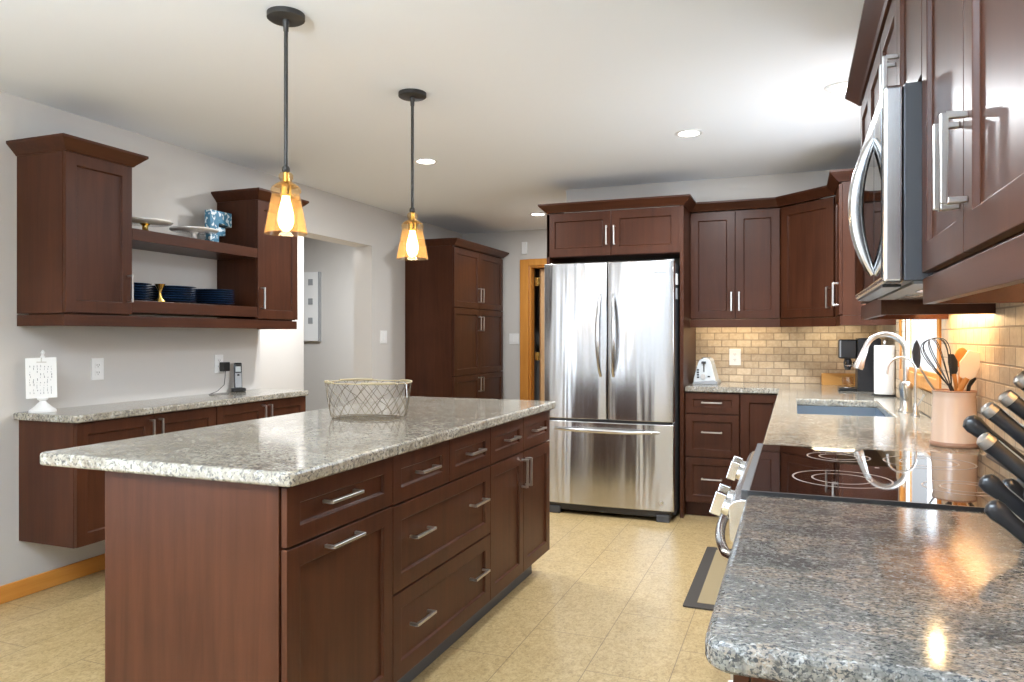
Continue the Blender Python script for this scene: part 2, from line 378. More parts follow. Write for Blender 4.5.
# windows
def window(name, axis, plane, a0, a1, z0, z1, depth, inward, mullions=(), front=None):
    # plane: inner wall face, inward: +1/-1 direction into room
    def bx(mb, c0, c1, p, q, u, v): return mb.box(c0, c1, p, q, u, v) if axis == 'x' else mb.box(p, q, c0, c1, u, v)
    out = -inward
    t = MB(); j = .018
    c0, c1 = plane, plane + out * depth
    bx(t, c0, c1, a0, a0 + j, z0, z1); bx(t, c0, c1, a1 - j, a1, z0, z1); bx(t, c0, c1, a0 + j, a1 - j, z1 - j, z1); bx(t, c0, c1, a0 + j, a1 - j, z0, z0 + j)
    k0, k1 = plane, plane + inward * .018; w = .06
    bx(t, k0, k1, a0 - w, a0, z0 - w, z1 + w); bx(t, k0, k1, a1, a1 + w, z0 - w, z1 + w); bx(t, k0, k1, a0, a1, z1, z1 + w); bx(t, k0, k1, a0, a1, z0 - w, z0)
    fr = struct(name, t, 'oak_v', bevel=.003)
    s = MB(); e0, e1 = (plane + out * depth * .55, plane + out * depth * .8) if front is None else (plane + out * front, plane + out * (front + .018)); b = .035 if front is None else .022
    aa = [a0 + j] + list(mullions) + [a1 - j]
    bx(s, e0, e1, a0 + j, a1 - j, z0 + j, z0 + j + b); bx(s, e0, e1, a0 + j, a1 - j, z1 - j - b, z1 - j)
    for q in aa:
        l = q if q == aa[0] else (q - b if q == aa[-1] else q - b / 2)
        bx(s, e0, e1, l, l + b, z0 + j + b, z1 - j - b)
    s.build('sash', 'white', fr, bevel=.002)
    g = MB(); em = (e0 + e1) / 2; bx(g, em - .003, em + .003, a0 + j + b * .5, a1 - j - b * .5, z0 + j + b * .5, z1 - j - b * .5)
    g.build('pane', 'pane', fr)
window('window_1', 'x', XR, 3.40, 4.50, 1.085, 2.05, .035, -1, front=.006)
window('added_window_near', 'y', YN, -3.05, -0.05, 0.25, 2.2, .12, 1, (-2.05, -1.05))  # added behind the camera for daylight and steel reflections
window('added_window_left', 'x', XL, -2.25, 0.25, 0.05, 2.05, .19, 1, (-1.0,))  # added out of view to let in light from the left

# ---------------------------------------------------------------- cabinetry helpers
def shaker(parent, name, o, u, n, w, h, stile=.057, t=.02, rec=.010, mat='wood', gap=.0015):
    o, u, n = V(o), V(u).normalized(), V(n).normalized(); z = V((0, 0, 1))
    def P(a, b, d): return o + u * a + z * b + n * d
    g = gap; st = min(stile, h * .3); ins = .004
    def rect(a0, a1, b0, b1, d): return [P(a0, b0, d), P(a1, b0, d), P(a1, b1, d), P(a0, b1, d)]
    R = [rect(g, w - g, g, h - g, 0.001), rect(g, w - g, g, h - g, t),
         rect(g + stile, w - g - stile, g + st, h - g - st, t),
         rect(g + stile + ins, w - g - stile - ins, g + st + ins, h - g - st - ins, t - rec)]
    vs = [p for r in R for p in r]; fs = [(0, 3, 2, 1)]
    for a in range(3):
        for k in range(4): fs.append((a * 4 + k, a * 4 + (k + 1) % 4, a * 4 + 4 + (k + 1) % 4, a * 4 + 4 + k))
    fs.append((12, 13, 14, 15))
    return MB().add(vs, fs).build(name, mat, parent, bevel=.0016)
def handle(parent, c, n, d, L=.128, off=.032, r=.0048, face=.0):
    # c: centre on the door face, n outward, d bar direction
    c, n, d = V(c), V(n).normalized(), V(d).normalized(); s = n.cross(d).normalized(); mb = MB()
    mb.obox(c + n * (off - r) - d * (L / 2 + r) - s * r, n * 2 * r, d * (L + 2 * r), s * 2 * r)
    for k in (-1, 1):
        mb.obox(c + d * (k * L / 2 - r) - s * r, n * (off - r), d * 2 * r, s * 2 * r)
    return mb.build('handle', 'nickel', parent, bevel=.0018)
def sweep(path, prof, z0):
    # prof (out, z); path in plan, outward on the right of travel
    P = [V((x, y, 0)) for x, y in path]; m = len(P); rings = []
    for i in range(m):
        ds = []
        if i > 0: ds.append((P[i] - P[i - 1]).normalized())
        if i < m - 1: ds.append((P[i + 1] - P[i]).normalized())
        ns = [V((d.y, -d.x, 0)) for d in ds]
        k = ns[0] if len(ns) == 1 else (ns[0] + ns[1]) / (1 + ns[0].dot(ns[1]))
        rings.append([P[i] + k * o + V((0, 0, z0 + z)) for o, z in prof])
    n = len(prof); vs = [q for r in rings for q in r]; fs = [tuple(range(n)), tuple(range(m * n - 1, (m - 1) * n - 1, -1))]
    for i in range(m - 1):
        for k in range(n): fs.append((i * n + k, i * n + (k + 1) % n, (i + 1) * n + (k + 1) % n, (i + 1) * n + k))
    return MB().add(vs, fs)
CROWN = [(-.018, 0), (.004, 0), (.010, .008), (.042, .040), (.052, .050), (.052, .062), (-.018, .062)]
PX, NX, PY, NY, PZ = V((1, 0, 0)), V((-1, 0, 0)), V((0, 1, 0)), V((0, -1, 0)), V((0, 0, 1))

# ---------------------------------------------------------------- island
isl = thing('island_cabinet', 'large cherry-brown island cabinet with drawers and doors in the middle of the floor', 'kitchen island', (-1.57, 2.63, 0))
ix0, ix1, iy0, iy1 = -1.88, -1.255, 1.565, 3.74
MB().box(ix0 + .02, ix1, iy0 + .02, iy1, .10, .874).build('body', 'wood', isl, bevel=.001)
MB().box(ix0, ix1 - .004, iy0, iy0 + .02, 0.0, .874).build('end_panel', 'wood', isl, bevel=.0015).__setitem__('label', 'plain end panel facing the camera')
MB().box(ix0, ix0 + .02, iy0 + .02, iy1, 0.0, .874).build('back_panel', 'wood', isl, bevel=.001)
MB().box(ix0 + .06, ix1 - .055, iy0 + .02, iy1 - .06, 0, .10).build('toe_kick', 'toe', isl)
yA, yB, yC, yD, yE, yF_ = 1.567, 2.107, 2.53, 2.935, 3.35, 3.76
def fd(name, y0, y1, z0, z1): return shaker(isl, name, (ix1, y0, z0), PY, PX, y1 - y0, z1 - z0, stile=.055)
fx = ix1 + .02
def hy(p, y, z, L): handle(p, (fx, y, z), PX, PY, L)
d = fd('drawer', yA, yB, .708, .868); hy(d, 1.80, .80, .150)
d = fd('door', yA, yB, .112, .704); hy(d, 1.81, .672, .150)
d = fd('drawer', yB, yC, .704, .868); hy(d, 2.325, .79, .128)
d = fd('drawer', yC, yD, .704, .868); hy(d, 2.745, .79, .128)
d = fd('drawer', yB, yD, .408, .700)
for y in (2.285, 2.78): hy(d, y, .575, .128)
d = fd('drawer', yB, yD, .112, .404)
for y in (2.285, 2.78): hy(d, y, .275, .128)
d = fd('drawer', yD, yE, .704, .868); hy(d, 3.16, .79, .128)
d = fd('drawer', yE, yF_, .704, .868); hy(d, 3.535, .79, .128)
d = fd('door', yD, yE, .112, .700); handle(d, (fx, yE - .028, .60), PX, PZ, .128)
d = fd('door', yE, yF_, .112, .700); handle(d, (fx, yE + .028, .60), PX, PZ, .128)

def rrect(x0, x1, y0, y1, r, z, corners=(1, 1, 1, 1)):
    pts = []
    for (cx, cy, a, on) in ((x1 - r, y1 - r, 0, corners[0]), (x0 + r, y1 - r, 90, corners[1]), (x0 + r, y0 + r, 180, corners[2]), (x1 - r, y0 + r, 270, corners[3])):
        if on:
            for k in range(7):
                q = math.radians(a + 15 * k); pts.append((cx + r * math.cos(q), cy + r * math.sin(q), z))
        else:
            q = math.radians(a + 45); pts.append((cx + math.copysign(r, math.cos(q)), cy + math.copysign(r, math.sin(q)), z))
    return pts
tag(MB().prism(rrect(-2.125, -1.20, 1.535, 3.775, .022, .875), (0, 0, .039)).build('island_countertop', 'granite', bevel=.009, seg=3),
    'long beige and grey granite slab on top of the kitchen island', 'countertop')

# wire basket
bk = thing('wire_basket', 'oval wire lattice basket with a pale wrapped rim on the island granite', 'basket', (-1.69, 2.68, .9145))
def bring(t, a, z=None):
    rx, ry = .155 + .025 * t ** .6, .105 + .03 * t ** .6; c, s_ = math.cos(a), math.sin(a); e = .75
    return V((-1.69 + rx * math.copysign(abs(c) ** e, c), 2.68 + ry * math.copysign(abs(s_) ** e, s_), .918 + .15 * t))
lat = MB()
for k in range(19):
    for sg in (1, -1):
        lat.tube([bring(t / 10, 2 * math.pi * (k / 19) + sg * t / 10 * .74) for t in range(11)], .0013, 5)
lat.build('lattice', 'wire', bk)
MB().tube([bring(0, 2 * math.pi * k / 48) for k in range(48)], .0022, 6, closed=True).build('base_ring', 'wire', bk)
bmesh_base = MB()
for k in range(-6, 7, 2):
    y = 2.68 + k * .014; w = .148 * math.sqrt(max(0, 1 - (k / 7.6) ** 2)); bmesh_base.tube([(-1.69 - w, y, .917), (-1.69 + w, y, .917)], .0011, 5)
bmesh_base.build('base_mesh', 'wire', bk)
MB().tube([bring(1, 2 * math.pi * k / 48) for k in range(48)], .003, 8, closed=True).build('rim', 'jute', bk)
for a0, a1 in ((3.3, 4.3), (4.9, 5.9), (.2, 1.2), (1.8, 2.9)):
    MB().tube([bring(1.02, a0 + (a1 - a0) * k / 10) for k in range(11)], .0048, 8).build('rim_wrap', 'jute', bk)
MB().tube([bring(1.0, 6.25), bring(.97, 6.25) + V((.010, 0, 0)), bring(.6, 6.25) + V((.018, 0, 0))], .002, 6).build('hook', 'white', bk)

# ---------------------------------------------------------------- left wall run
def base_left(y0, y1, label):
    c = thing('floating_base_cabinet', label, 'cabinet', (-3.27, (y0 + y1) / 2, .275), 'wall-hung base cabinets on the left wall')
    MB().box(XL + .001, -3.13, y0, y1, .275, .861).build('body', 'wood', c, bevel=.001)
    ym = (y0 + y1) / 2
    for a, b, hyy in ((y0, ym, ym - .028), (ym, y1, ym + .028)):
        d = shaker(c, 'door', (-3.13, a, .277), PY, PX, b - a, .582); handle(d, (-3.11, hyy, .765), PX, PZ, .128)
base_left(2.44, 3.322, 'wall-hung cherry base cabinet on the left wall, nearer of the two, below the card stand')
base_left(3.324, 4.148, 'wall-hung cherry base cabinet on the left wall, farther of the two, below the telephone')
tag(MB().prism(rrect(XL + .001, -3.082, 2.41, 4.149, .015, .862, (1, 0, 0, 1)), (0, 0, .035)).build('wall_countertop', 'granite', bevel=.008, seg=3),
    'narrow pale granite worktop along the left wall under the open shelves', 'countertop')

def upper_left(y0, y1, hside, label):
    c = thing('wall_cabinet', label, 'cabinet', (-3.34, (y0 + y1) / 2, 1.37), 'wall cabinets either side of the open shelves')
    MB().box(XL + .001, -3.19, y0, y1, 1.372, 2.135).build('body', 'wood', c, bevel=.001)
    d = shaker(c, 'door', (-3.19, y0, 1.374), PY, PX, y1 - y0, .757)
    yy = y1 - .028 if hside > 0 else y0 + .028
    handle(d, (-3.17, yy, 1.505), PX, PZ, .128)
    sweep([(XL + .001, y0), (-3.168, y0), (-3.168, y1), (XL + .001, y1)], CROWN, 2.130).build('crown', 'wood_y', c)
    return c
upper_left(2.43, 2.80, 1, 'cherry wall cabinet with one door at the near left end of the open shelves')
upper_left(3.74, 4.14, -1, 'cherry wall cabinet with one door at the far, hall end of the open shelves')
tag(MB().box(XL + .001, -3.172, 2.801, 3.739, 1.759, 1.819).build('open_shelf', 'wood_y', bevel=.0015), 'thick cherry shelf board holding cake stands between two wall cabinets', 'shelf')
tag(MB().box(XL + .001, -3.172, 2.801, 3.739, 1.385, 1.449).build('lower_shelf', 'wood_y', bevel=.0015), 'low cherry shelf holding the navy plates between two wall cabinets', 'shelf')
tag(MB().box(-3.20, -3.178, 2.43, 4.14, 1.312, 1.366).box(XL + .001, -3.20, 2.43, 2.452, 1.312, 1.366).box(XL + .001, -3.20, 4.118, 4.14, 1.312, 1.366).box(XL + .05, -3.2, 2.452, 4.118, 1.36, 1.3715).build('light_rail', 'wood_y', bevel=.0015),
    'long cherry rail under the left wall cabinets and shelves', 'rail')

# items on the shelves
def cake_stand(x, y, r, h, stemmat, label):
    c = thing('cake_stand', label, 'cake stand', (x, y, 1.8195), 'cake stands on the open shelf')
    z = 1.8195
    MB().lathe([(0, z + h - .002), (r * .93, z + h), (r, z + h + .008), (r, z + h + .014), (r * .94, z + h + .010), (r * .9, z + h + .006), (0, z + h + .006)], (x, y, 0), 40).build('plate', 'ceramic', c)
    MB().lathe([(0, z), (r * .42, z), (r * .42, z + .006), (r * .16, z + .018), (.014, z + .03), (.016, z + h - .012), (r * .2, z + h - .002), (0, z + h - .002)], (x, y, 0), 28).build('pedestal', stemmat, c)
cake_stand(-3.325, 3.02, .14, .062, 'brass', 'white cake stand with a short brass pedestal, near cabinet end of shelf')
cake_stand(-3.315, 3.36, .135, .062, 'ceramic', 'all-white ceramic cake stand just in front of the blue letter')
fl = MB(); y0, z0 = 3.525, 1.8195
fl.prism([(-3.395, y0, z0), (-3.395, y0 + .075, z0), (-3.395, y0 + .075, z0 + .07), (-3.395, y0 + .13, z0 + .075), (-3.395, y0 + .13, z0 + .125), (-3.395, y0 + .075, z0 + .125),
          (-3.395, y0 + .075, z0 + .15), (-3.395, y0 + .185, z0 + .135), (-3.395, y0 + .185, z0 + .225), (-3.395, y0, z0 + .225)], (.045, 0, 0))
tag(fl.build('decorative_letter', 'blue', bevel=.003), 'standing blue letter F with a white floral pattern on the open shelf', 'letter')

plate_mb = MB(); 
plate_mb.lathe([(0, .0), (.075, .0), (.078, .003), (.112, .010), (.128, .0135), (.129, .0155), (.110, .0135), (.078, .0065), (0, .005)], (0, 0, 0), 36)
ordn = ['topmost', 'second from the top', 'third from the top', 'middle one', 'third from the bottom', 'second from the bottom', 'lowest']
p0 = None
for sx, sy, sname, sc_ in ((-3.335, 2.925, 'leftmost stack, half behind the cabinet', .85), (-3.335, 3.215, 'middle stack of three', 1), (-3.335, 3.53, 'rightmost stack of three', 1)):
    for k in range(7):
        if p0 is None: o = p0 = plate_mb.build('dinner_plate', 'navy')
        else: o = p0.copy(); COL.objects.link(o)
        o.location = (sx + random.uniform(-.001, .001), sy + random.uniform(-.001, .001), 1.4495 + k * .0136); o.scale = (sc_, sc_, 1)
        tag(o, 'navy blue plate on low shelf, %s, %s' % (sname, ordn[6 - k]), 'plate', 'navy plates stacked on the low shelf')
tag(MB().lathe([(0, 0), (.028, 0), (.028, .006), (.008, .03), (.007, .055), (.02, .085), (.028, .10), (.024, .10), (.006, .07), (0, .07)], (-3.245, 3.045, 1.4495), 24).build('candle_holder', 'brass'),
    'small brass hourglass-shaped holder between the navy plate stacks', 'candle holder')

# card stand
LZ = .8975
cs = thing('card_stand', 'white pedestal stand clipping up a printed card on the left worktop', 'card holder', (-3.41, 2.485, LZ))
kx, ky = -3.405, 2.492
MB().lathe([(0, LZ), (.058, LZ), (.058, LZ + .008), (.040, LZ + .022), (.017, LZ + .045), (.013, LZ + .052), (.023, LZ + .060), (.023, LZ + .068), (.008, LZ + .078), (.005, LZ + .10), (.005, 1.155), (.011, 1.163), (.005, 1.172), (.010, 1.183), (.004, 1.195), (0, 1.197)], (kx, ky, 0), 28).build('pedestal', 'white', cs)
ca, sa = math.cos(math.radians(38)), math.sin(math.radians(38))
cu, cn = V((ca, sa, 0)), V((sa, -ca, 0)); cc = V((kx, ky, 0)) + cn * .014
MB().obox(cc - cu * .066 + V((0, 0, .962)), cu * .132 + V((0, 0, .005)), cn * .002, V((-.006, 0, .195))).build('card', 'paper', cs)
ink = MB()
for r in range(11):
    for q in range(7):
        if random.random() < .8:
            p = cc - cu * .052 + cu * (.015 * q + random.uniform(0, .004)) + V((0, 0, .985 + r * .0128)) + cn * .0022
            ink.obox(p, cu * random.uniform(.001, .003), cn * .0006, V((0, 0, random.uniform(.005, .012))))
ink.build('printing', 'ink', cs)
MB().obox(cc - cu * .02 + cn * .002 + V((0, 0, 1.135)), cu * .04, cn * .006, V((0, 0, .006))).tube([cc + cn * .006 + V((0, 0, 1.137)), cc + cn * .01 + V((0, 0, 1.152)), cc + V((0, 0, 1.158))], .002, 6).build('clip', 'nickel', cs)

# telephone
ph = thing('cordless_telephone', 'grey and black cordless handset standing in its charger on left worktop', 'telephone', (-3.435, 3.87, LZ))
px, py = -3.435, 3.865
def oriented(o, fw):
    fw = V(fw).normalized(); return V(o), fw, V((-fw.y, fw.x, 0))
po, pf, pr = oriented((px, py, LZ), (.75, -.66, 0))
MB().prism([po + pr * a * .045 + pf * b * .04 for a, b in ((-1, -.7), (-.8, -1), (.8, -1), (1, -.7), (1, .7), (.7, 1), (-.7, 1), (-1, .7))], (0, 0, .024)).build('charging_base', 'black', ph, bevel=.006, seg=3)
q0 = po + V((0, 0, .018)); lean = V((0, 0, 1)) * .172 - pf * .03
MB().obox(q0 - pr * .025 - pf * .018, pr * .05, pf * .026, lean).build('handset', 'black', ph, bevel=.008, seg=3)
fce = q0 + pf * .0085
MB().obox(fce - pr * .020 + lean * .06, pr * .04, pf * .002, lean * .55).build('keypad', 'greyplastic', ph, bevel=.001)
MB().obox(fce - pr * .016 + lean * .66, pr * .032, pf * .002, lean * .20).build('screen', simple('grey_lcd', (.55, .60, .62), .2), ph)
MB().cyl(fce + lean * .53, .008, .003, 14, pf).build('nav_button', 'black', ph)

# outlets and switches
def plate(name, label, cat, c, n, w, h, sockets=0, rockers=0, group=None):
    c, n = V(c), V(n); u = V((-n.y, n.x, 0)); o = thing(name, label, cat, c, group)
    MB().obox(c - u * w / 2 - PZ * h / 2, u * w, PZ * h, n * .006).build('cover_plate', 'white', o, bevel=.002)
    for k in range(sockets):
        zc = (k - (sockets - 1) / 2) * .04
        f = MB().obox(c - u * .0165 + PZ * (zc - .0145) + n * .006, u * .033, PZ * .029, n * .002).build('socket', 'white', o, bevel=.001)
        m = MB()
        for s_ in (-1, 1): m.obox(c + u * (s_ * .0065 - .0012) + PZ * (zc - .002) + n * .008, u * .0024, PZ * .009, n * .0006)
        m.cyl(c + PZ * (zc - .008) + n * .008, .0024, .0006, 8, n); m.build('slots', 'slot', f)
    for k in range(rockers):
        uc = (k - (rockers - 1) / 2) * .046
        MB().obox(c + u * (uc - .0165) + PZ * -.033 + n * .006, u * .033, PZ * .066, n * .004).build('rocker', 'white', o, bevel=.001)
    return o
plate('wall_outlet', 'white double outlet on left wall beside the card stand, nothing plugged in', 'outlet', (XL, 2.866, 1.087), PX, .075, .118, 2)
plate('wall_outlet', 'white outlet on left wall with a black adapter plugged into it', 'outlet', (XL, 3.755, 1.085), PX, .075, .118, 2)
plate('wall_outlet', 'white outlet on the stone tile backsplash right of the toaster', 'outlet', (-.428, YB - .012, 1.105), NY, .085, .125, 2)
plate('light_switch', 'white double rocker switch on the left wall between hallway and pantry', 'light switch', (XL, 5.80, 1.257), PX, .115, .118, 0, 2)
plate('light_switch', 'white double rocker switch on the far wall left of the oak doorway', 'light switch', (-2.873, YF, 1.235), NY, .115, .118, 0, 2)
ad = thing('power_adapter', 'black plug-in adapter with a dangling cord in the left wall outlet', 'adapter', (XL + .008, 3.78, 1.07))
MB().box(XL + .009, XL + .045, 3.752, 3.812, 1.035, 1.095).build('plug_body', 'black', ad, bevel=.005)
MB().tube([(XL + .03, 3.785, 1.036), (XL + .035, 3.775, .99), (XL + .06, 3.74, .95), (XL + .08, 3.66, .915), (XL + .09, 3.58, LZ + .003), (XL + .11, 3.62, LZ + .003), (XL + .12, 3.72, LZ + .003)], .0022, 6).build('cord', 'charcoal', ad)
MB().tube([(px - .03, 3.86, LZ + .01), (px - .03, 3.85, LZ + .02), (px + .0, 3.84, LZ + .01), (px + .02, 3.835, LZ + .003)], .002, 6).build('phone_cord', 'charcoal', ph)
tag(MB().box(-2.775, -2.72, YF - .03, YF, 2.16, 2.29).box(-2.765, -2.73, YF - .034, YF - .03, 2.175, 2.20).build('door_chime', 'white', bevel=.004), 'small white box mounted high on the far wall above the oak door trim', 'door chime')

# picture in the hall
pc = thing('wall_art', 'white square-cut wooden wall panel hanging in the hallway beyond the opening', 'wall art', (-5.0, 6.93, 1.3))
pz0, pz1 = 1.262 + (336.5 - 341) * 8.23 / F_PX, 1.262 + (336.5 - 271) * 8.2 / F_PX
MB().box(-5.42, -5.05, 6.955, 6.999, pz0, pz1).build('panel', 'white', pc, bevel=.002)
MB().box(-5.05, -5.035, 6.955, 6.999, pz0 - .002, pz1 + .002).build('edge', 'greyplastic', pc)
for r in range(3):
    for c in range(2):
        zc = pz0 + (pz1 - pz0) * (.30, .58, .86)[r]; xc = -5.15 - c * .15
        MB().box(xc - .03, xc + .03, 6.948, 6.957, zc - .04, zc + .03).build('square_inset', 'greyplastic', pc)

# ---------------------------------------------------------------- pantry
pn = thing('pantry_cabinet', 'tall cherry pantry cabinet with six doors standing against the left wall', 'pantry', (-3.24, 6.8, 0))
pf_ = -2.995
MB().box(XL + .002, pf_, 6.195, 7.42, .0, 2.135).build('body', 'wood', pn, bevel=.001)
ym = 6.79
for z0, z1, hz in ((.10, .885, .78), (.889, 1.535, 1.39), (1.539, 2.105, 1.675)):
    for a, b, yy in ((6.195, ym, ym - .035), (ym, 7.42, ym + .035)):
        d = shaker(pn, 'door', (pf_, a, z0), PY, PX, b - a, z1 - z0); handle(d, (pf_ + .02, yy, hz), PX, PZ, .135)
sweep([(XL + .001, 6.195), (-2.973, 6.195), (-2.973, 7.42), (XL + .001, 7.42)], CROWN, 2.118).build('crown', 'wood_y', pn)

# ---------------------------------------------------------------- fridge surround
fs_ = thing('refrigerator_surround', 'cherry cabinet with two small doors framing and topping the refrigerator', 'cabinet', (-1.22, 5.5, 0))
MB().box(-1.722, -1.700, 5.17, YB - .001, 0, 2.174).box(-.747, -.722, 5.17, YB - .001, 0, 2.174).build('side_panels', 'wood', fs_, bevel=.001)
MB().box(-1.700, -.747, 5.19, 5.54, 1.845, 2.174).build('body', 'wood_x', fs_, bevel=.001)
for a, b, hx in ((-1.722, -1.236, -1.264), (-1.236, -.745, -1.208)):
    d = shaker(fs_, 'door', (a, 5.19, 1.848), PX, NY, b - a, .322, stile=.06); handle(d, (hx, 5.17, 1.99), NY, PZ, .128)

# ---------------------------------------------------------------- fridge
fr = thing('refrigerator', 'stainless steel french-door refrigerator with a freezer drawer below', 'refrigerator', (-1.22, 5.4, 0))
fy = 4.985; FX0, FX1 = -1.685, -.762; fm = -1.222
MB().box(FX0 + .012, FX1 - .002, 5.075, 5.60, .04, 1.765).build('case', 'dkgrey', fr, bevel=.004)
def bowed(x0, x1, z0, z1, y, bow=.016, dep=.07, n=12):
    # door skin that bulges a little towards the room
    mb = MB(); pts = []
    for i in range(n + 1):
        t = i / n; x = x0 + (x1 - x0) * t; e = min(1, min(t, 1 - t) * n / 1.0 * .5)
        pts.append((x, y + bow - bow * math.sin(math.pi * t) ** .6 , z0))
    pts += [(x1, y + dep, z0), (x0, y + dep, z0)]
    mb.prism(pts, (0, 0, z1 - z0)); mb.sm = [True] * len(mb.sm); return mb
dl = bowed(FX0, fm - .003, .680, 1.782, fy).build('left_door', 'fridgesteel', fr, bevel=.006, seg=3, angle=50)
drr = bowed(fm + .003, FX1, .680, 1.782, fy).build('right_door', 'fridgesteel', fr, bevel=.006, seg=3, angle=50)
fz = bowed(FX0, FX1, .075, .664, fy).build('freezer_drawer', 'fridgesteel', fr, bevel=.006, seg=3, angle=50)
MB().box(FX0 + .01, FX1 - .01, fy + .03, 5.08, .664, .680).build('gasket', 'black', fr)
MB().box(FX0 + .02, FX1 - .02, fy + .03, 5.1, .028, .072).build('grille', 'charcoal', fr, bevel=.003)
for x in (FX0 + .03, FX1 - .12):
    MB().box(x, x + .09, fy + .012, fy + .08, 0.0, .05).build('foot', 'dkgrey', fr, bevel=.005)
for dd, x, sg in ((dl, fm - .045, -1), (drr, fm + .045, 1)):
    hp = [V((x + sg * .012 * math.sin(math.pi * t / 16), fy + .012 - .058 * math.sin(math.pi * t / 16) ** .55, .985 + .57 * t / 16)) for t in range(17)]
    MB().tube(hp, [.010 + .005 * math.sin(math.pi * t / 16) for t in range(17)], 10).build('handle', 'steel', dd)
hp = [V((FX0 + .09 + .73 * t / 16, fy + .012 - .058 * math.sin(math.pi * t / 16) ** .55, .607)) for t in range(17)]
MB().tube(hp, [.011 + .005 * math.sin(math.pi * t / 16) for t in range(17)], 10).build('handle', 'steel', fz)
MB().box(-.895, -.815, fy + .001, fy + .006, 1.690, 1.701).build('badge', 'greyplastic', drr)
MB().cyl((-.845, fy + .006, .13), .012, .004, 12, (0, -1, 0)).build('badge', 'nickel', fz)
for z in (.672, 1.775): MB().box(FX1 - .07, FX1 - .004, fy + .035, fy + .09, z, z + .012).build('hinge_cap', 'greyplastic', fr, bevel=.002)
for z, c in ((1.62, 'paper'), (1.52, 'greyplastic')):
    MB().box(FX1 - .002, FX1 + .003, 5.10, 5.16, z, z + .075).build('magnet', c, fr)

# ---------------------------------------------------------------- back run and right run cabinets
ub = thing('wall_cabinet', 'two-door cherry wall cabinet over the toaster', 'cabinet', (-.4, 5.68, 1.385))
MB().box(-.720, -.099, 5.52, YB - .001, 1.388, 2.174).build('body', 'wood', ub, bevel=.001)
for a, b, hx in ((-.720, -.402, -.428), (-.402, -.099, -.374)):
    d = shaker(ub, 'door', (a, 5.52, 1.390), PX, NY, b - a, .775); handle(d, (hx, 5.50, 1.515), NY, PZ, .128)
MB().box(-.720, -.099, 5.49, 5.51, 1.328, 1.386).build('light_rail', 'wood_x', ub, bevel=.001)
MB().box(-.70, -.11, 5.70, 5.72, 1.375, 1.3875).build('under_light', 'ledtape', ub)

uc = thing('corner_wall_cabinet', 'dark cherry diagonal corner wall cabinet above the coffee machine', 'cabinet', (.2, 5.6, 1.385))
MB().prism([(-.098, 5.52, 1.388), (.262, 5.17, 1.388), (XR - .001, 5.17, 1.388), (XR - .001, YB - .001, 1.388), (-.098, YB - .001, 1.388)], (0, 0, .786)).build('body', 'wood', uc, bevel=.001)
u_ = (V((.262, 5.17, 0)) - V((-.098, 5.52, 0))); n_ = V((u_.y, -u_.x, 0)).normalized(); wl = u_.length; u_.normalize()
d = shaker(uc, 'door', V((-.098, 5.52, 1.390)) + u_ * .028, u_, n_, wl - .05, .775)
handle(d, V((-.098, 5.52, 1.515)) + u_ * (wl - .052) + n_ * .02, n_, PZ, .128)
MB().prism([(-.098, 5.53, 1.328), (-.112, 5.512, 1.328), (.25, 5.155, 1.328), (.262, 5.17, 1.328)], (0, 0, .058)).build('light_rail', 'wood', uc, bevel=.001)

ue = thing('wall_cabinet', 'narrow cherry wall cabinet above the paper towel roll', 'cabinet', (.4, 4.93, 1.385))
MB().box(.262, XR - .001, 4.73, 5.168, 1.388, 2.174).build('body', 'wood', ue, bevel=.001)
d = shaker(ue, 'door', (.262, 4.73, 1.390), PY, NX, .436, .775); handle(d, (.242, 4.775, 1.515), NX, PZ, .128)
MB().box(.248, .262, 4.73, 5.168, 1.328, 1.386).box(.262, XR - .001, 4.73, 4.744, 1.328, 1.386).build('light_rail', 'wood', ue, bevel=.001)

tag(sweep([(-1.722, 5.55), (-1.722, 5.168), (-.722, 5.168), (-.722, 5.498), (-.108, 5.498), (.242, 5.158), (.242, 4.728), (XR - .001, 4.728)], CROWN, 2.176).build('crown_moulding', 'wood_x'),
    'dark cherry crown moulding running over the refrigerator and back wall cabinets', 'moulding')

UX = .262
def upper_right(y0, y1, z0, ndoor, label, hz, name='wall_cabinet'):
    c = thing(name, label, 'cabinet', (.41, (y0 + y1) / 2, z0))
    MB().box(UX, XR - .013 if z0 < 1.5 else XR - .013, y0, y1, z0 + .003, 2.174).build('body', 'wood', c, bevel=.001)
    w = (y1 - y0) / ndoor
    for k in range(ndoor):
        a = y0 + k * w; d = shaker(c, 'door', (UX, a, z0 + .005), PY, NX, w, 2.165 - z0 - .005)
        yy = a + .03 if (k == 1 or ndoor == 1) else a + w - .03
        handle(d, (UX - .02, yy, hz), NX, PZ, .128)
    return c
c1 = upper_right(.905, 1.700, 1.385, 2, 'near two-door cherry wall cabinet at the right edge, closest to camera', 1.532)
c2 = upper_right(1.703, 2.477, 1.795, 2, 'short two-door cherry cabinet directly above the microwave', 1.90)
c3 = upper_right(2.480, 3.200, 1.385, 2, 'two-door cherry wall cabinet between the microwave and the sink window', 1.532)
for c, y0, y1 in ((c1, .905, 1.700), (c3, 2.480, 3.200)):
    MB().box(UX - .018, UX, y0, y1, 1.328, 1.380).box(UX, XR - .013, y0, y0 + .018, 1.328, 1.380).box(UX, XR - .013, y1 - .018, y1, 1.328, 1.380).build('light_rail', 'wood_y', c, bevel=.001)
    MB().box(UX, XR - .013, y0 + .018, y1 - .018, 1.378, 1.387).build('underside', 'wood_in', c)
    if c is c1: MB().box(XR - .10, XR - .08, y0 + .08, y1 - .08, 1.368, 1.378).build('under_light', 'ledtape', c)
tag(sweep([(XR - .001, 3.202), (.240, 3.202), (.240, .903), (XR - .001, .903)], CROWN, 2.176).build('crown_moulding', 'wood_y'),
    'dark cherry crown moulding above the right wall cabinets and microwave', 'moulding')

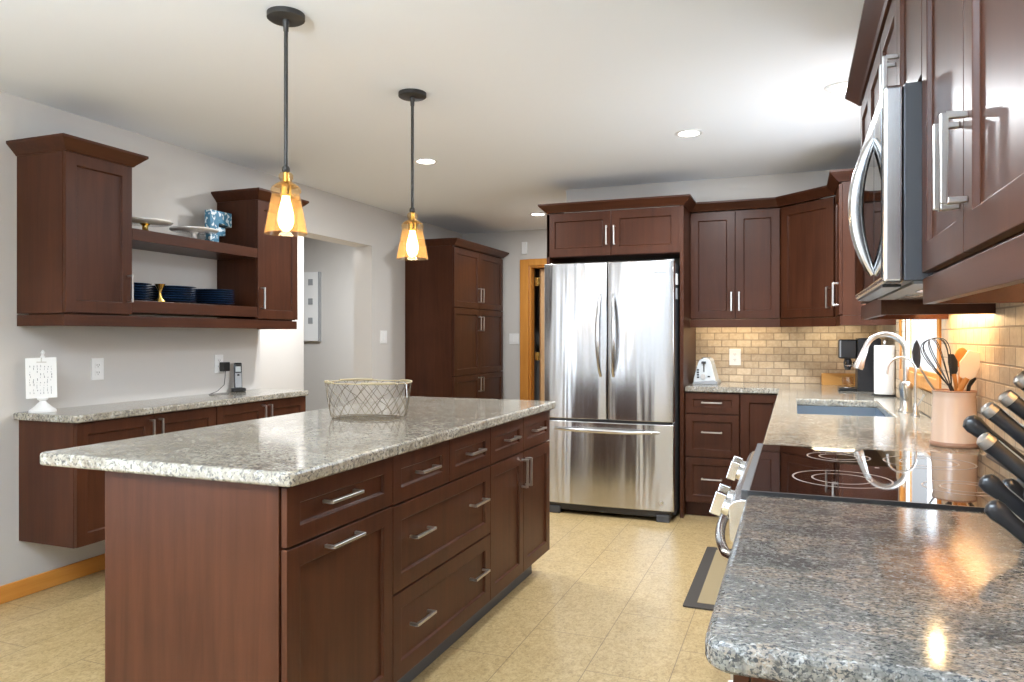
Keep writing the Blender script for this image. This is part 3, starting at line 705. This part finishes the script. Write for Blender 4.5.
# base cabinets: back run
bb = thing('base_cabinet', 'three-drawer cherry base cabinet right of the refrigerator under the toaster', 'cabinet', (-.53, 5.5, 0))
by = 5.245
MB().box(-.720, -.352, by, YB - .001, .10, .874).build('body', 'wood', bb, bevel=.001)
MB().box(-.720, -.352, by + .05, YB - .1, 0, .10).build('toe_kick', 'wood', bb)
for z0, z1, hz in ((.726, .870, .805), (.424, .722, .60), (.104, .420, .275)):
    d = shaker(bb, 'drawer', (-.718, by, z0), PX, NY, .364, z1 - z0, stile=.05); handle(d, (-.537, by - .02, hz), NY, PX, .128)
bc = thing('base_cabinet', 'single-door cherry base cabinet in the inner corner of worktop', 'cabinet', (-.2, 5.5, 0))
MB().box(-.350, -.071, by, YB - .001, .10, .874).box(-.071, XR - .013, 4.98, YB - .001, .10, .874).build('body', 'wood', bc, bevel=.001)
MB().box(-.350, -.02, by + .05, YB - .1, 0, .10).build('toe_kick', 'wood', bc)
shaker(bc, 'door', (-.350, by, .104), PX, NY, .27, .766)
# right run
def base_right(y0, y1, ndoor, label, drawers=True, sink=False):
    c = thing('base_cabinet', label, 'cabinet', (.25, (y0 + y1) / 2, 0))
    if sink: MB().box(-.048, -.03, y0, y1, .10, .874).box(-.03, XR - .013, y0, y0 + .018, .10, .874).box(-.03, XR - .013, y1 - .018, y1, .10, .874).box(-.03, XR - .013, y0 + .018, y1 - .018, .10, .12).build('body', 'wood', c, bevel=.001)
    else: MB().box(-.048, XR - .013, y0, y1, .10, .874).build('body', 'wood', c, bevel=.001)
    MB().box(.01, XR - .05, y0, y1, 0, .10).build('toe_kick', 'wood', c)
    w = (y1 - y0) / ndoor
    for k in range(ndoor):
        a = y0 + k * w
        d = shaker(c, 'drawer', (-.048, a, .724), PY, NX, w, .146, stile=.05)
        if not sink and y0 > 1: handle(d, (-.068, a + w / 2, .80), NX, PY, .128)
        d = shaker(c, 'door', (-.048, a, .104), PY, NX, w, .616)
        handle(d, (-.068, a + (w - .03 if k == 0 else .03), .62), NX, PZ, .128)
    return c
cn_ = base_right(.895, 1.698, 2, 'cherry base cabinet under the near granite counter at bottom right')
base_right(2.475, 3.37, 2, 'cherry base cabinet between the stove and the sink')
base_right(3.372, 4.578, 2, 'cherry base cabinet under the sink', sink=True)
base_right(4.58, 4.978, 1, 'narrow cherry base cabinet between sink and back corner')

# granite, right run
tag(MB().prism(rrect(-.10, XR - .0125, .862, 1.700, .035, .876, (0, 0, 1, 0)), (0, 0, .038)).build('near_countertop', 'granite2', bevel=.011, seg=3),
    'grey streaked granite counter in the near right foreground', 'countertop')
SX0, SX1, SY0, SY1 = .01, .405, 3.55, 4.40
def slab(xs, ys, filled, z0, z1):
    mb = MB(); n, m = len(xs) - 1, len(ys) - 1
    ok = lambda i, j: 0 <= i < n and 0 <= j < m and filled(i, j)
    for i in range(n):
        for j in range(m):
            if not ok(i, j): continue
            a, b, c, d = xs[i], xs[i + 1], ys[j], ys[j + 1]
            mb.add([(a, c, z1), (b, c, z1), (b, d, z1), (a, d, z1)], [(0, 1, 2, 3)]); mb.add([(a, c, z0), (b, c, z0), (b, d, z0), (a, d, z0)], [(3, 2, 1, 0)])
            if not ok(i - 1, j): mb.add([(a, c, z0), (a, c, z1), (a, d, z1), (a, d, z0)], [(0, 1, 2, 3)])
            if not ok(i + 1, j): mb.add([(b, c, z0), (b, d, z0), (b, d, z1), (b, c, z1)], [(0, 1, 2, 3)])
            if not ok(i, j - 1): mb.add([(a, c, z0), (b, c, z0), (b, c, z1), (a, c, z1)], [(0, 1, 2, 3)])
            if not ok(i, j + 1): mb.add([(a, d, z0), (a, d, z1), (b, d, z1), (b, d, z0)], [(0, 1, 2, 3)])
    return mb
xs = [-.720, -.10, SX0, SX1, XR - .0125]; ys = [2.475, SY0, SY1, 5.21, YB - .0125]
tag(slab(xs, ys, lambda i, j: not (i == 0 and j < 3) and not (i == 2 and j == 1), .876, .914).build('corner_countertop', 'granite', bevel=.008, seg=3),
    'L-shaped pale granite worktop with the sink, along back and right walls', 'countertop')

# sink
sk = thing('sink', 'rectangular undermount stainless sink let into the granite by the window', 'sink', (.2, 3.97, .68))
b = .004
mb = MB()
for (x0, x1, y0, y1) in ((SX0 - .01, SX0 - .004, SY0 - .01, SY1 + .01), (SX1 + .004, SX1 + .01, SY0 - .01, SY1 + .01), (SX0 - .01, SX1 + .01, SY0 - .01, SY0 - .004), (SX0 - .01, SX1 + .01, SY1 + .004, SY1 + .01)):
    mb.box(x0, x1, y0, y1, .68, .8755)
mb.box(SX0 - .01, SX1 + .01, SY0 - .01, SY1 + .01, .675, .68)
mb.build('basin', 'sinksteel', sk)
MB().lathe([(0, .684), (.04, .684), (.045, .681)], (.2, 3.97, 0), 20).build('drain', 'chrome', sk)

# main faucet
fa = thing('kitchen_faucet', 'tall arched pull-down nickel faucet behind the sink', 'faucet', (.477, 3.80, .9145))
fbx, fby = .477, 3.80
MB().lathe([(0, .9145), (.034, .9145), (.034, .922), (.026, .932), (.026, 1.01), (.030, 1.015), (.030, 1.04), (.017, 1.055), (.0, 1.055)], (fbx, fby, 0), 24).build('body', 'nickel', fa)
R_ = .086
pth = [V((fbx, fby, 1.02)), V((fbx, fby, 1.10)), V((fbx, fby, 1.16))] + arc((fbx - R_, fby, 1.187), R_, 0, math.pi * .93, 14, PX, PZ)
MB().tube(pth, .0125, 12).build('spout', 'nickel', fa)
e = pth[-1]; dv = (pth[-1] - pth[-2]).normalized()
MB().tube([e, e + dv * .015, e + dv * .05, e + dv * .085, e + dv * .10], [.0135, .0155, .018, .0235, .0225], 14).build('spray_head', 'nickel', fa)
MB().tube([(fbx, fby - .02, .975), (fbx - .01, fby - .05, .985), (fbx - .02, fby - .085, 1.03), (fbx - .022, fby - .10, 1.055)], [.011, .009, .007, .006], 10).build('lever', 'nickel', fa)
# filter tap
ft = thing('filter_tap', 'slim gooseneck drinking-water tap beside the kitchen faucet', 'faucet', (.50, 3.62, .9145))
gx, gy = .492, 3.62
MB().lathe([(0, .9145), (.017, .9145), (.017, .922), (.011, .93), (.010, .97), (0, .97)], (gx, gy, 0), 18).build('body', 'nickel', ft)
MB().tube([(gx, gy, .965), (gx, gy, 1.05), (gx, gy, 1.10)] + [tuple(p) for p in arc((gx - .055, gy, 1.115), .055, 0, math.pi * .95, 12, PX, PZ)] + [(gx - .112, gy, 1.095)], .0052, 10).build('spout', 'nickel', ft)
MB().tube([(gx + .004, gy, .955), (gx + .022, gy - .012, .99), (gx + .03, gy - .016, 1.01)], [.005, .004, .006], 8).build('lever', 'nickel', ft)

# paper towel
pt = thing('paper_towel_holder', 'white paper towel roll upright on a steel holder behind the sink', 'paper towel', (.497, 4.76, .9145))
tx, ty = .487, 4.77
MB().lathe([(0, .9145), (.068, .9145), (.068, .921), (.0, .924)], (tx, ty, 0), 28).build('stand', 'charcoal', pt)
MB().lathe([(.020, .926), (.053, .926), (.055, .93), (.055, 1.205), (.053, 1.210), (.020, 1.210)], (tx, ty, 0), 36, closed=True).build('roll', 'paper', pt)
MB().lathe([(0, .92), (.006, .92), (.006, 1.225), (.011, 1.232), (.009, 1.242), (0, 1.246)], (tx, ty, 0), 14).build('rod', 'chrome', pt)

# coffee machine
cm = thing('coffee_machine', 'slim black capsule coffee machine on the corner worktop', 'coffee machine', (.38, 5.2, .9145))
MB().prism([(.37, 5.12, .9145), (.505, 5.12, .9145), (.505, 5.12, 1.245), (.49, 5.12, 1.255), (.37, 5.12, 1.250)], (0, .19, 0)).build('body', simple('charcoal_plastic', (.022, .022, .026), .35), cm, bevel=.004)
MB().box(.262, .37, 5.14, 5.29, 1.12, 1.243).build('head', 'black', cm, bevel=.01, seg=3)
MB().box(.266, .276, 5.136, 5.14, 1.13, 1.235).build('lit_edge_strip', 'greyplastic', cm, bevel=.001)  # grey strip stands in for the lit edge of the head
MB().lathe([(0, 0), (.016, 0), (.024, .02), (.026, .05), (.018, .075), (0, .075)], (.318, 5.20, 1.047), 18).build('spout', 'dkgrey', cm)
MB().lathe([(0, .937), (.026, .937), (.032, .95), (.034, 1.0), (.032, 1.0), (.030, .952), (0, .943)], (.318, 5.20, 0), 22).build('drip_cup', 'clear', cm)
MB().box(.262, .37, 5.13, 5.30, .9145, .932).build('drip_tray', 'black', cm, bevel=.003)
MB().cyl((.318, 5.21, .932), .04, .004, 22).build('drip_grid', 'chrome', cm)
MB().tube([(.31, 5.165, 1.10), (.30, 5.15, 1.075), (.345, 5.15, 1.075), (.355, 5.165, 1.10)], .006, 8).build('lever', 'chrome', cm)
tag(MB().box(.18, .43, 5.70, 5.82, .9145, .93).box(.18, .43, 5.70, 5.712, .93, .995).box(.18, .43, 5.808, 5.82, .93, .995).box(.18, .192, 5.712, 5.808, .93, .995).box(.418, .43, 5.712, 5.808, .93, .995).build('wooden_tray_box', 'bamboo', bevel=.002),
    'low open honey-coloured wooden box behind the coffee machine', 'box')

# toaster
to = thing('toaster', 'white and silver toaster with sloped sides at the refrigerator end of worktop', 'toaster', (-.61, 5.6, .9145))
tz = .9145; yT = 5.47
prof = [(-.692, .012), (-.692, .03), (-.682, .075), (-.668, .13), (-.655, .165), (-.640, .183), (-.618, .19), (-.600, .19), (-.582, .182), (-.572, .165), (-.562, .13), (-.548, .075), (-.536, .03), (-.534, .012)]
MB().prism([(x, yT, tz + z) for x, z in prof], (0, .27, 0)).build('shell', simple('pale_silver_enamel', (.62, .65, .66), .25, .2), to, bevel=.004)
MB().prism([(-.700, yT - .004, tz), (-.520, yT - .004, tz), (-.524, yT - .004, tz + .02), (-.55, yT - .004, tz + .03), (-.694, yT - .004, tz + .018)], (0, .28, 0)).build('base', 'greyplastic', to, bevel=.003)
MB().box(-.622, -.614, yT - .003, yT + .001, tz + .09, tz + .165).build('lever_slot', 'black', to)
MB().box(-.634, -.602, yT - .022, yT - .003, tz + .150, tz + .166).build('lever', 'dkgrey', to, bevel=.003)
for k in range(4): MB().box(-.668, -.652, yT - .005, yT, tz + .045 + k * .018, tz + .056 + k * .018).build('button', 'black', to, bevel=.001)
MB().cyl((-.622, yT, tz + .058), .018, .012, 18, (0, -1, 0)).build('dial', 'nickel', to)
MB().box(-.592, -.574, yT - .005, yT, tz + .052, tz + .062).build('button', 'black', to)
MB().box(-.640, -.626, yT + .04, yT + .24, tz + .186, tz + .1915).box(-.610, -.596, yT + .04, yT + .24, tz + .186, tz + .1915).build('slots', 'black', to)

# utensil crock
cx, cy, cz = .473, 2.685, .9145
ck = thing('utensil_crock', 'blush stoneware crock holding kitchen utensils beside the stove', 'crock', (cx, cy, cz))
MB().lathe([(0, cz), (.065, cz), (.068, cz + .006), (.068, cz + .012), (.066, cz + .018), (.061, cz + .15), (.059, cz + .158), (.062, cz + .168), (.062, cz + .173), (.057, cz + .173), (.054, cz + .16), (.057, cz + .03), (0, cz + .02)], (cx, cy, 0), 44).build('pot', 'crock', ck)
MB().lathe([(.0655, cz + .000), (.0692, cz + .004), (.0695, cz + .011), (.0672, cz + .015)], (cx, cy, 0), 44).build('foot_band', 'crockrim', ck)
MB().tube(arc((cx, cy, cz + .174), .0595, 0, 2 * math.pi * 39 / 40, 39, PX, PY), .0035, 8, closed=True).build('rim', 'crockrim', ck)
Cv, Sv = math.cos(cam.rotation_euler.z), math.sin(cam.rotation_euler.z)
def at_y(u, v, Y):
    r = (u - 512) / F_PX; ax, ay = -Sv + r * Cv, Cv + r * Sv; dd = Y / ay; return V((ax * dd, Y, 1.262 - (v - 336.5) * dd / F_PX))
RT = V((Cv, Sv, 0)); FW = V((-Sv, Cv, 0))
def flat_head(pts, Y, t, mat, name, parent, bevel=.002):
    P = [at_y(u, v, Y) for u, v in pts]; return MB().prism(P, (0, t, 0)).build(name, mat, parent, bevel=bevel)
def inside(u, Y=2.695): return at_y(u, 400, Y) + V((0, 0, -.10))
# spatula, dark slotted
sp_ = thing('slotted_turner', 'dark grey turner with steel handle, leftmost in the utensil crock', 'spatula', (cx - .02, cy, cz + .05))
hd = flat_head([(917, 339.5), (920, 346), (921, 357), (920, 368), (917, 368), (913, 361), (912, 352), (914, 344)], 2.670, .006, 'dkgrey', 'head', sp_)
MB().tube([at_y(919, 366, 2.673), at_y(928, 381, 2.680), at_y(939, 396, 2.690), at_y(948, 425, 2.700)], [.0035, .004, .004, .004], 8).build('shaft', 'nickel', sp_)
# whisk
wk = thing('whisk', 'black wire balloon whisk standing in the utensil crock', 'whisk', (cx, cy, cz + .05))
wb, wt = at_y(953, 393, 2.690), at_y(931, 339, 2.690); ax_ = (wt - wb); wr = MB(); side0 = ax_.normalized().orthogonal()
for k in range(5):
    sd = Matrix.Rotation(math.pi * k / 5 + .3, 3, ax_.normalized()) @ side0
    ptsw = []
    for i in range(21):
        a = -1 + i / 10; t = 1 - abs(a) ** 1.6
        ptsw.append(wb + ax_ * (.15 + .85 * (1 - abs(a) ** 2.3)) + sd * (.030 * math.sin(math.pi * a) * .9 + .004 * (a)))
    wr.tube(ptsw, .0014, 6)
wr.build('wires', 'black', wk)
MB().tube([wb + ax_ * .18, wb, inside(958)], [.006, .007, .008], 10).build('grip', 'black', wk)
# black utensil with wood handle
bs = thing('black_spoon', 'black utensil with a wooden grip between whisk and spoon in crock', 'spoon', (cx, cy, cz + .05))
flat_head([(948, 354), (954, 354), (958, 361), (958, 371), (955, 377), (950, 372), (948, 362)], 2.715, .008, 'black', 'head', bs)
MB().tube([at_y(954, 374, 2.720), at_y(956, 386, 2.715), inside(958, 2.710)], [.007, .006, .005], 8).build('shaft', 'spoonwood', bs)
# wooden spoon
ws = thing('wooden_spoon', 'round-headed wooden spoon behind the cream spatula in the crock', 'spoon', (cx, cy, cz + .05))
flat_head([(961 + 7.5 * math.cos(a) * 1.0 + 1, 358 + 10.5 * math.sin(a)) for a in [2 * math.pi * k / 16 for k in range(16)]], 2.740, .007, 'spoonwood', 'bowl', ws, .0025)
MB().tube([at_y(961, 366, 2.743), at_y(960, 385, 2.730), inside(958, 2.720)], [.006, .006, .006], 8).build('shaft', 'spoonwood', ws)
# cream spatula
cp = thing('silicone_spatula', 'cream silicone spatula with a wooden handle, rightmost in the utensil crock', 'spatula', (cx + .02, cy, cz + .05))
flat_head([(969, 350), (985, 353.5), (984, 360), (976, 377), (969, 381), (960, 377), (960, 362)], 2.680, .010, 'cream', 'blade', cp, .003)
MB().tube([at_y(967, 378, 2.685), at_y(960, 390, 2.690), inside(954, 2.695)], [.009, .0085, .008], 10).build('handle', 'spoonwood', cp)
bt = thing('black_tongs', 'black-tipped utensil low at the right rim of the crock', 'utensil', (cx + .03, cy, cz + .05))
MB().tube([at_y(974, 378, 2.72), at_y(969, 386, 2.71), inside(961, 2.70)], [.008, .006, .005], 8).build('grip', 'black', bt)

# ---------------------------------------------------------------- stove
st = thing('range_stove', 'stainless slide-in electric range with a black glass cooktop', 'stove', (.2, 2.09, 0))
RY0, RY1 = 1.706, 2.468
MB().box(-.085, XR - .02, RY0, RY1, .02, .900).build('body', 'steel', st, bevel=.002)
MB().box(-.098, .520, RY0 + .002, RY1 - .002, .9005, .9185).build('cooktop_glass', 'blackglass', st, bevel=.002)
MB().box(-.112, -.094, RY0 - .001, RY1 + .001, .8995, .9205).build('front_bezel', 'dkgrey', st, bevel=.002)
MB().box(-.098, .524, RY0 - .003, RY0 + .003, .9005, .9200).build('near_trim', 'black', st)
MB().box(.515, XR - .014, RY0, RY1, .9005, .925).build('rear_trim', 'black', st, bevel=.002)
def ring_mb(x, y, r, w=.0022):
    return MB().lathe([(r - w, .9186), (r + w, .9186), (r + w, .9189), (r - w, .9189)], (x, y, 0), 56, closed=True)
for (x, y, r1, r2) in ((.105, 1.935, .110, .066), (.115, 2.285, .082, .05), (.36, 1.92, .085, .05), (.34, 2.27, .11, .07)):
    ring_mb(x, y, r1).build('burner_ring', 'ring', st); ring_mb(x, y, r2).build('burner_ring', 'ring', st)
MB().cyl((.20, 2.13, .9186), .006, .0004, 12).build('indicator_dot', 'ring', st)
pan = MB().prism([(-.085, RY0, .898), (-.112, RY0, .898), (-.128, RY0, .893), (-.139, RY0, .882), (-.136, RY0, .806), (-.120, RY0, .796), (-.085, RY0, .796)], (0, RY1 - RY0, 0)).build('control_panel', 'steel', st, bevel=.002)
kn = V((-.95, 0, .30)).normalized()
for y in (1.80, 1.90, 2.255, 2.355):
    c = V((-.136, y, .855)); k = MB().lathe([(0, -.004), (.026, -.004), (.026, .004), (.021, .008), (.020, .022), (.018, .025), (0, .025)], c, 24, kn)
    k.build('knob', 'chrome', st)
    tt = kn.cross(PY).normalized()
    MB().obox(c + kn * .022 - tt * .027 - PY * .0085, tt * .054, PY * .017, kn * .027).build('knob_grip', 'chrome', st, bevel=.002)
MB().box(-.120, -.085, RY0 + .004, RY1 - .004, .215, .785).build('oven_door', 'steel', st, bevel=.004)
MB().box(-.123, -.119, RY0 + .09, RY1 - .09, .34, .66).build('oven_window', 'blackglass', st, bevel=.001)
MB().box(-.115, -.085, RY0 + .004, RY1 - .004, .04, .205).build('storage_drawer', 'steel', st, bevel=.004)
hb = [V((-.118 - .068 * math.sin(math.pi * t / 18) ** .45, RY0 + .035 + (RY1 - RY0 - .07) * t / 18, .752)) for t in range(19)]
MB().tube(hb, .0125, 12).build('oven_handle', 'chrome', st)

# microwave
mw = thing('microwave', 'stainless over-the-range microwave with a bowed vertical handle', 'microwave', (.38, 2.09, 1.374))
MY0, MY1 = 1.712, 2.472; mx0, mx1, mz0, mz1 = .172, .212, 1.374, 1.790
MB().box(mx1, XR - .014, MY0 + .004, MY1 - .004, mz0 + .004, mz1).build('case', 'dkgrey', mw, bevel=.002)
dm = MB().box(mx0, mx1, MY0, MY1, mz0, mz1 - .002).build('front_frame', 'steel', mw, bevel=.008, seg=4)
MB().box(mx0 - .0025, mx0 + .002, MY0 + .165, MY1 - .02, mz0 + .012, mz1 - .045).build('door_glass', 'blackglass', dm, bevel=.001)
MB().box(mx0 - .0025, mx0 + .002, MY0 + .012, MY0 + .155, mz0 + .012, mz1 - .045).build('control_strip', 'blackglass', dm, bevel=.001)
hb = [V((mx0 - .002 - .038 * math.sin(math.pi * t / 18) ** .8, MY0 + .175, mz0 + .032 + .312 * t / 18)) for t in range(19)]
MB().tube(hb, [.010 + .007 * math.sin(math.pi * t / 18) for t in range(19)], 12).build('handle', 'steel', dm)
MB().box(mx1 + .02, XR - .03, MY0 + .02, MY1 - .02, mz0 - .002, mz0 + .004).build('base_plate', 'greyplastic', mw)
for y in (MY0 + .06, MY1 - .30):
    MB().box(mx1 + .06, mx1 + .20, y, y + .24, mz0 - .005, mz0 - .002).build('grease_filter', 'steel', mw)
MB().cyl((.34, 2.15, mz0 - .006), .014, .004, 20).build('task_lamp', 'ledtape', mw)
MB().box(mx0 + .004, mx1, MY0 + .05, MY1 - .05, mz0 - .006, mz0).build('vent_lip', 'black', mw)

# knife block at the right edge
kb = thing('knife_block', 'dark slanted knife block at the right edge of the near counter', 'knife block', (.46, 1.45, .9145))
kd = V((-.74, 0, .67)).normalized(); kp = V((.67, 0, .74)).normalized()
bo = V((.505, 1.36, .9150))
MB().prism([(.42, 1.33, .9145), (.525, 1.33, .9145), (.525, 1.33, 1.12), (.495, 1.33, 1.175), (.385, 1.33, 1.055), (.365, 1.33, .99), (.38, 1.33, .93)], (0, .22, 0)).build('block', 'black', kb, bevel=.004)
knives = [(1019, 375, 1.50, 1), (1003, 394, 1.495, 0), (985, 406, 1.50, 0), (967, 419, 1.53, 2), (981, 437, 1.43, 0), (983, 478, 1.47, 3), (1003, 482, 1.50, 3), (989, 504, 1.40, 3)]
names = ['steel-ended knife, topmost of the black handles at the right edge', 'black-handled knife second from top in knife block', 'black-handled knife third from top in knife block',
         'all-black knife handle reaching farthest left from the knife block', 'black-handled knife with steel cap just below the farthest-left handle',
         'black knife handle low in block, just above the lowest one', 'black knife handle low in block, tucked behind the lower pair', 'lowest black knife handle nearest the counter']
for (u, v, Y, kind), nm in zip(knives, names):
    tip = at_y(u, v, Y); L = .115; a = -kd
    r = .0135 if kind != 1 else .016
    k = thing('knife', nm, 'knife', tip, 'knives in the knife block')
    sv = PY; pv = kp
    def prof_ring(t, w, h):
        c = tip + a * t; return [c + sv * w * math.cos(q) + pv * h * math.sin(q) for q in [2 * math.pi * j / 12 for j in range(12)]]
    cap = .018 if kind in (0, 1) else 0
    def loft(rows):
        mb = MB(); R = [prof_ring(*q) for q in rows]; vs = [p for g in R for p in g]; fs = [tuple(range(12)), tuple(range(len(vs) - 1, len(vs) - 13, -1))]
        for i in range(len(R) - 1):
            for j in range(12): fs.append((i * 12 + j, i * 12 + (j + 1) % 12, i * 12 + 12 + (j + 1) % 12, i * 12 + 12 + j))
        return mb.add(vs, fs, True)
    loft([(cap, r * .9, r * 1.05), (.03, r * .85, r * 1.0), (.06, r * .85, r * .95), (.10, r * .9, r * 1.05), (L, r * .8, r)] if cap else
         [(-.001, r * .5, r * .5), (.004, r * .85, r * 1.1), (.015, r * .9, r * 1.25), (.04, r * .85, r), (.08, r * .85, r), (L, r * .8, r)]).build('grip', 'black', k)
    if cap: loft([(-.001, r * .55, r * .6), (.003, r * .9, r * 1.0), (cap - .002, r * .95, r * 1.1), (cap, r * .92, r * 1.06)]).build('end_cap', 'knifesteel', k)
    if kind != 2: MB().obox(tip + a * (cap + .004) + pv * r * .93 - sv * .0022, a * (L - cap - .01), sv * .0044, pv * r * .16).build('tang', 'knifesteel', k)
    MB().obox(tip + a * L - pv * .009 - sv * .001, a * .03, sv * .002, pv * .018).build('blade', 'knifesteel', k)

# floor mat
mt = thing('floor_mat', 'tan kitchen mat with a dark border on the floor before the sink', 'mat', (-.24, 4.0, 0))
MB().prism(rrect(-.49, -.055, 3.47, 4.50, .01, .0005), (0, 0, .008)).build('border', 'matdark', mt, bevel=.003)
MB().box(-.43, -.115, 3.53, 4.44, .0085, .0105).build('centre', 'mattan', mt)

# ---------------------------------------------------------------- lamps
def pendant(x, y, label):
    p = thing('pendant_light', label, 'pendant light', (x, y, H), 'amber glass pendants over the island')
    MB().lathe([(0, H - .022), (.060, H - .022), (.066, H - .018), (.066, H - .0005), (0, H - .0005)], (x, y, 0), 40).build('canopy', 'charcoal', p)
    MB().lathe([(0, H - .062), (.009, H - .062), (.010, H - .040), (.013, H - .036), (.013, H - .022), (0, H - .022)], (x, y, 0), 16).build('swivel', 'charcoal', p)
    MB().lathe([(0, 1.872), (.0072, 1.872), (.0072, H - .06), (0, H - .06)], (x, y, 0), 14).build('rod', 'charcoal', p)
    MB().lathe([(0, 1.850), (.010, 1.850), (.014, 1.856), (.014, 1.866), (.009, 1.874), (0, 1.876)], (x, y, 0), 18).build('knuckle', 'charcoal', p)
    MB().lathe([(.012, 1.852), (.020, 1.849), (.0255, 1.841), (.025, 1.829), (.019, 1.820), (.024, 1.816), (.038, 1.808), (.049, 1.798), (.0535, 1.789), (.053, 1.781), (.0485, 1.776), (.0495, 1.770), (.0745, 1.636), (.0755, 1.631), (.0725, 1.632), (.0475, 1.768)], (x, y, 0), 40).build('glass_shade', 'amber', p)
    MB().lathe([(0, 1.765), (.018, 1.765), (.020, 1.77), (.020, 1.80), (.044, 1.800), (.030, 1.811), (.012, 1.818), (.010, 1.85), (0, 1.85)], (x, y, 0), 20).build('socket', 'brass', p)
    MB().lathe([(0, 1.640), (.010, 1.642), (.022, 1.654), (.028, 1.676), (.027, 1.70), (.021, 1.728), (.015, 1.752), (.013, 1.765), (0, 1.765)], (x, y, 0), 24).build('bulb', 'bulb', p)
    light('pendant_glow', 'POINT', (x, y, 1.61), 1.6, (1, .72, .42), radius=.03)
pendant(-1.705, 2.159, 'amber glass pendant lamp hanging over the near end of the island')
pendant(-1.697, 3.076, 'amber glass pendant lamp hanging over the far part of the island')
spots = [(-.563, 4.248, 'round lit ceiling downlight in front of the refrigerator'), (-2.271, 4.30, 'round lit ceiling downlight beside the far pendant rod'),
         (-2.266, 6.543, 'round lit ceiling downlight by the refrigerator crown, farthest back'), (.205, 3.72, 'round lit ceiling downlight above the sink by cabinet crown'),
         (-2.2, .2, 'added unseen ceiling downlight behind the camera on the left'), (-.6, .2, 'added unseen ceiling downlight behind the camera on the right'),  # pair added out of view to brighten the near room
         (-4.15, 5.6, 'added unseen ceiling downlight in the hallway')]  # hall lamp added out of view to brighten the hallway
for x, y, lb in spots:
    r = thing('recessed_downlight', lb, 'ceiling light', (x, y, H), 'recessed downlights in the ceiling')
    MB().lathe([(.058, H - .0005), (.078, H - .0005), (.078, H - .004), (.070, H - .007), (.058, H - .005)], (x, y, 0), 36, closed=True).build('trim_ring', 'white', r)
    MB().cyl((x, y, H - .0045), .058, .004, 32).build('lens', 'lamp', r)
    light('downlight_beam', 'AREA', (x, y, H - .012), (34 if x < -3.6 else 7 if y < 1 else 11 if y > 6 else 22), (.92, .96, 1.0), .11)
# warm strip lamps below the wall cabinets
UL = (1.0, .86, .62)
light('under_cabinet_back', 'AREA', (-.40, 5.68, 1.368), 1.1, UL, .55, .03)
light('under_cabinet_corner', 'AREA', (.25, 5.68, 1.380), .8, UL, .3, .03)
light('under_cabinet_near', 'AREA', (XR - .12, 1.30, 1.358), 3.2, (1, .70, .38), .02, .6, (0, math.radians(-64), 0))
light('under_cabinet_mid', 'AREA', (XR - .12, 2.84, 1.358), 2.8, (1, .66, .33), .02, .6, (0, math.radians(-64), 0))
light('microwave_task_lamp', 'AREA', (.34, 2.15, 1.366), .55, (1.0, .66, .30), .022)
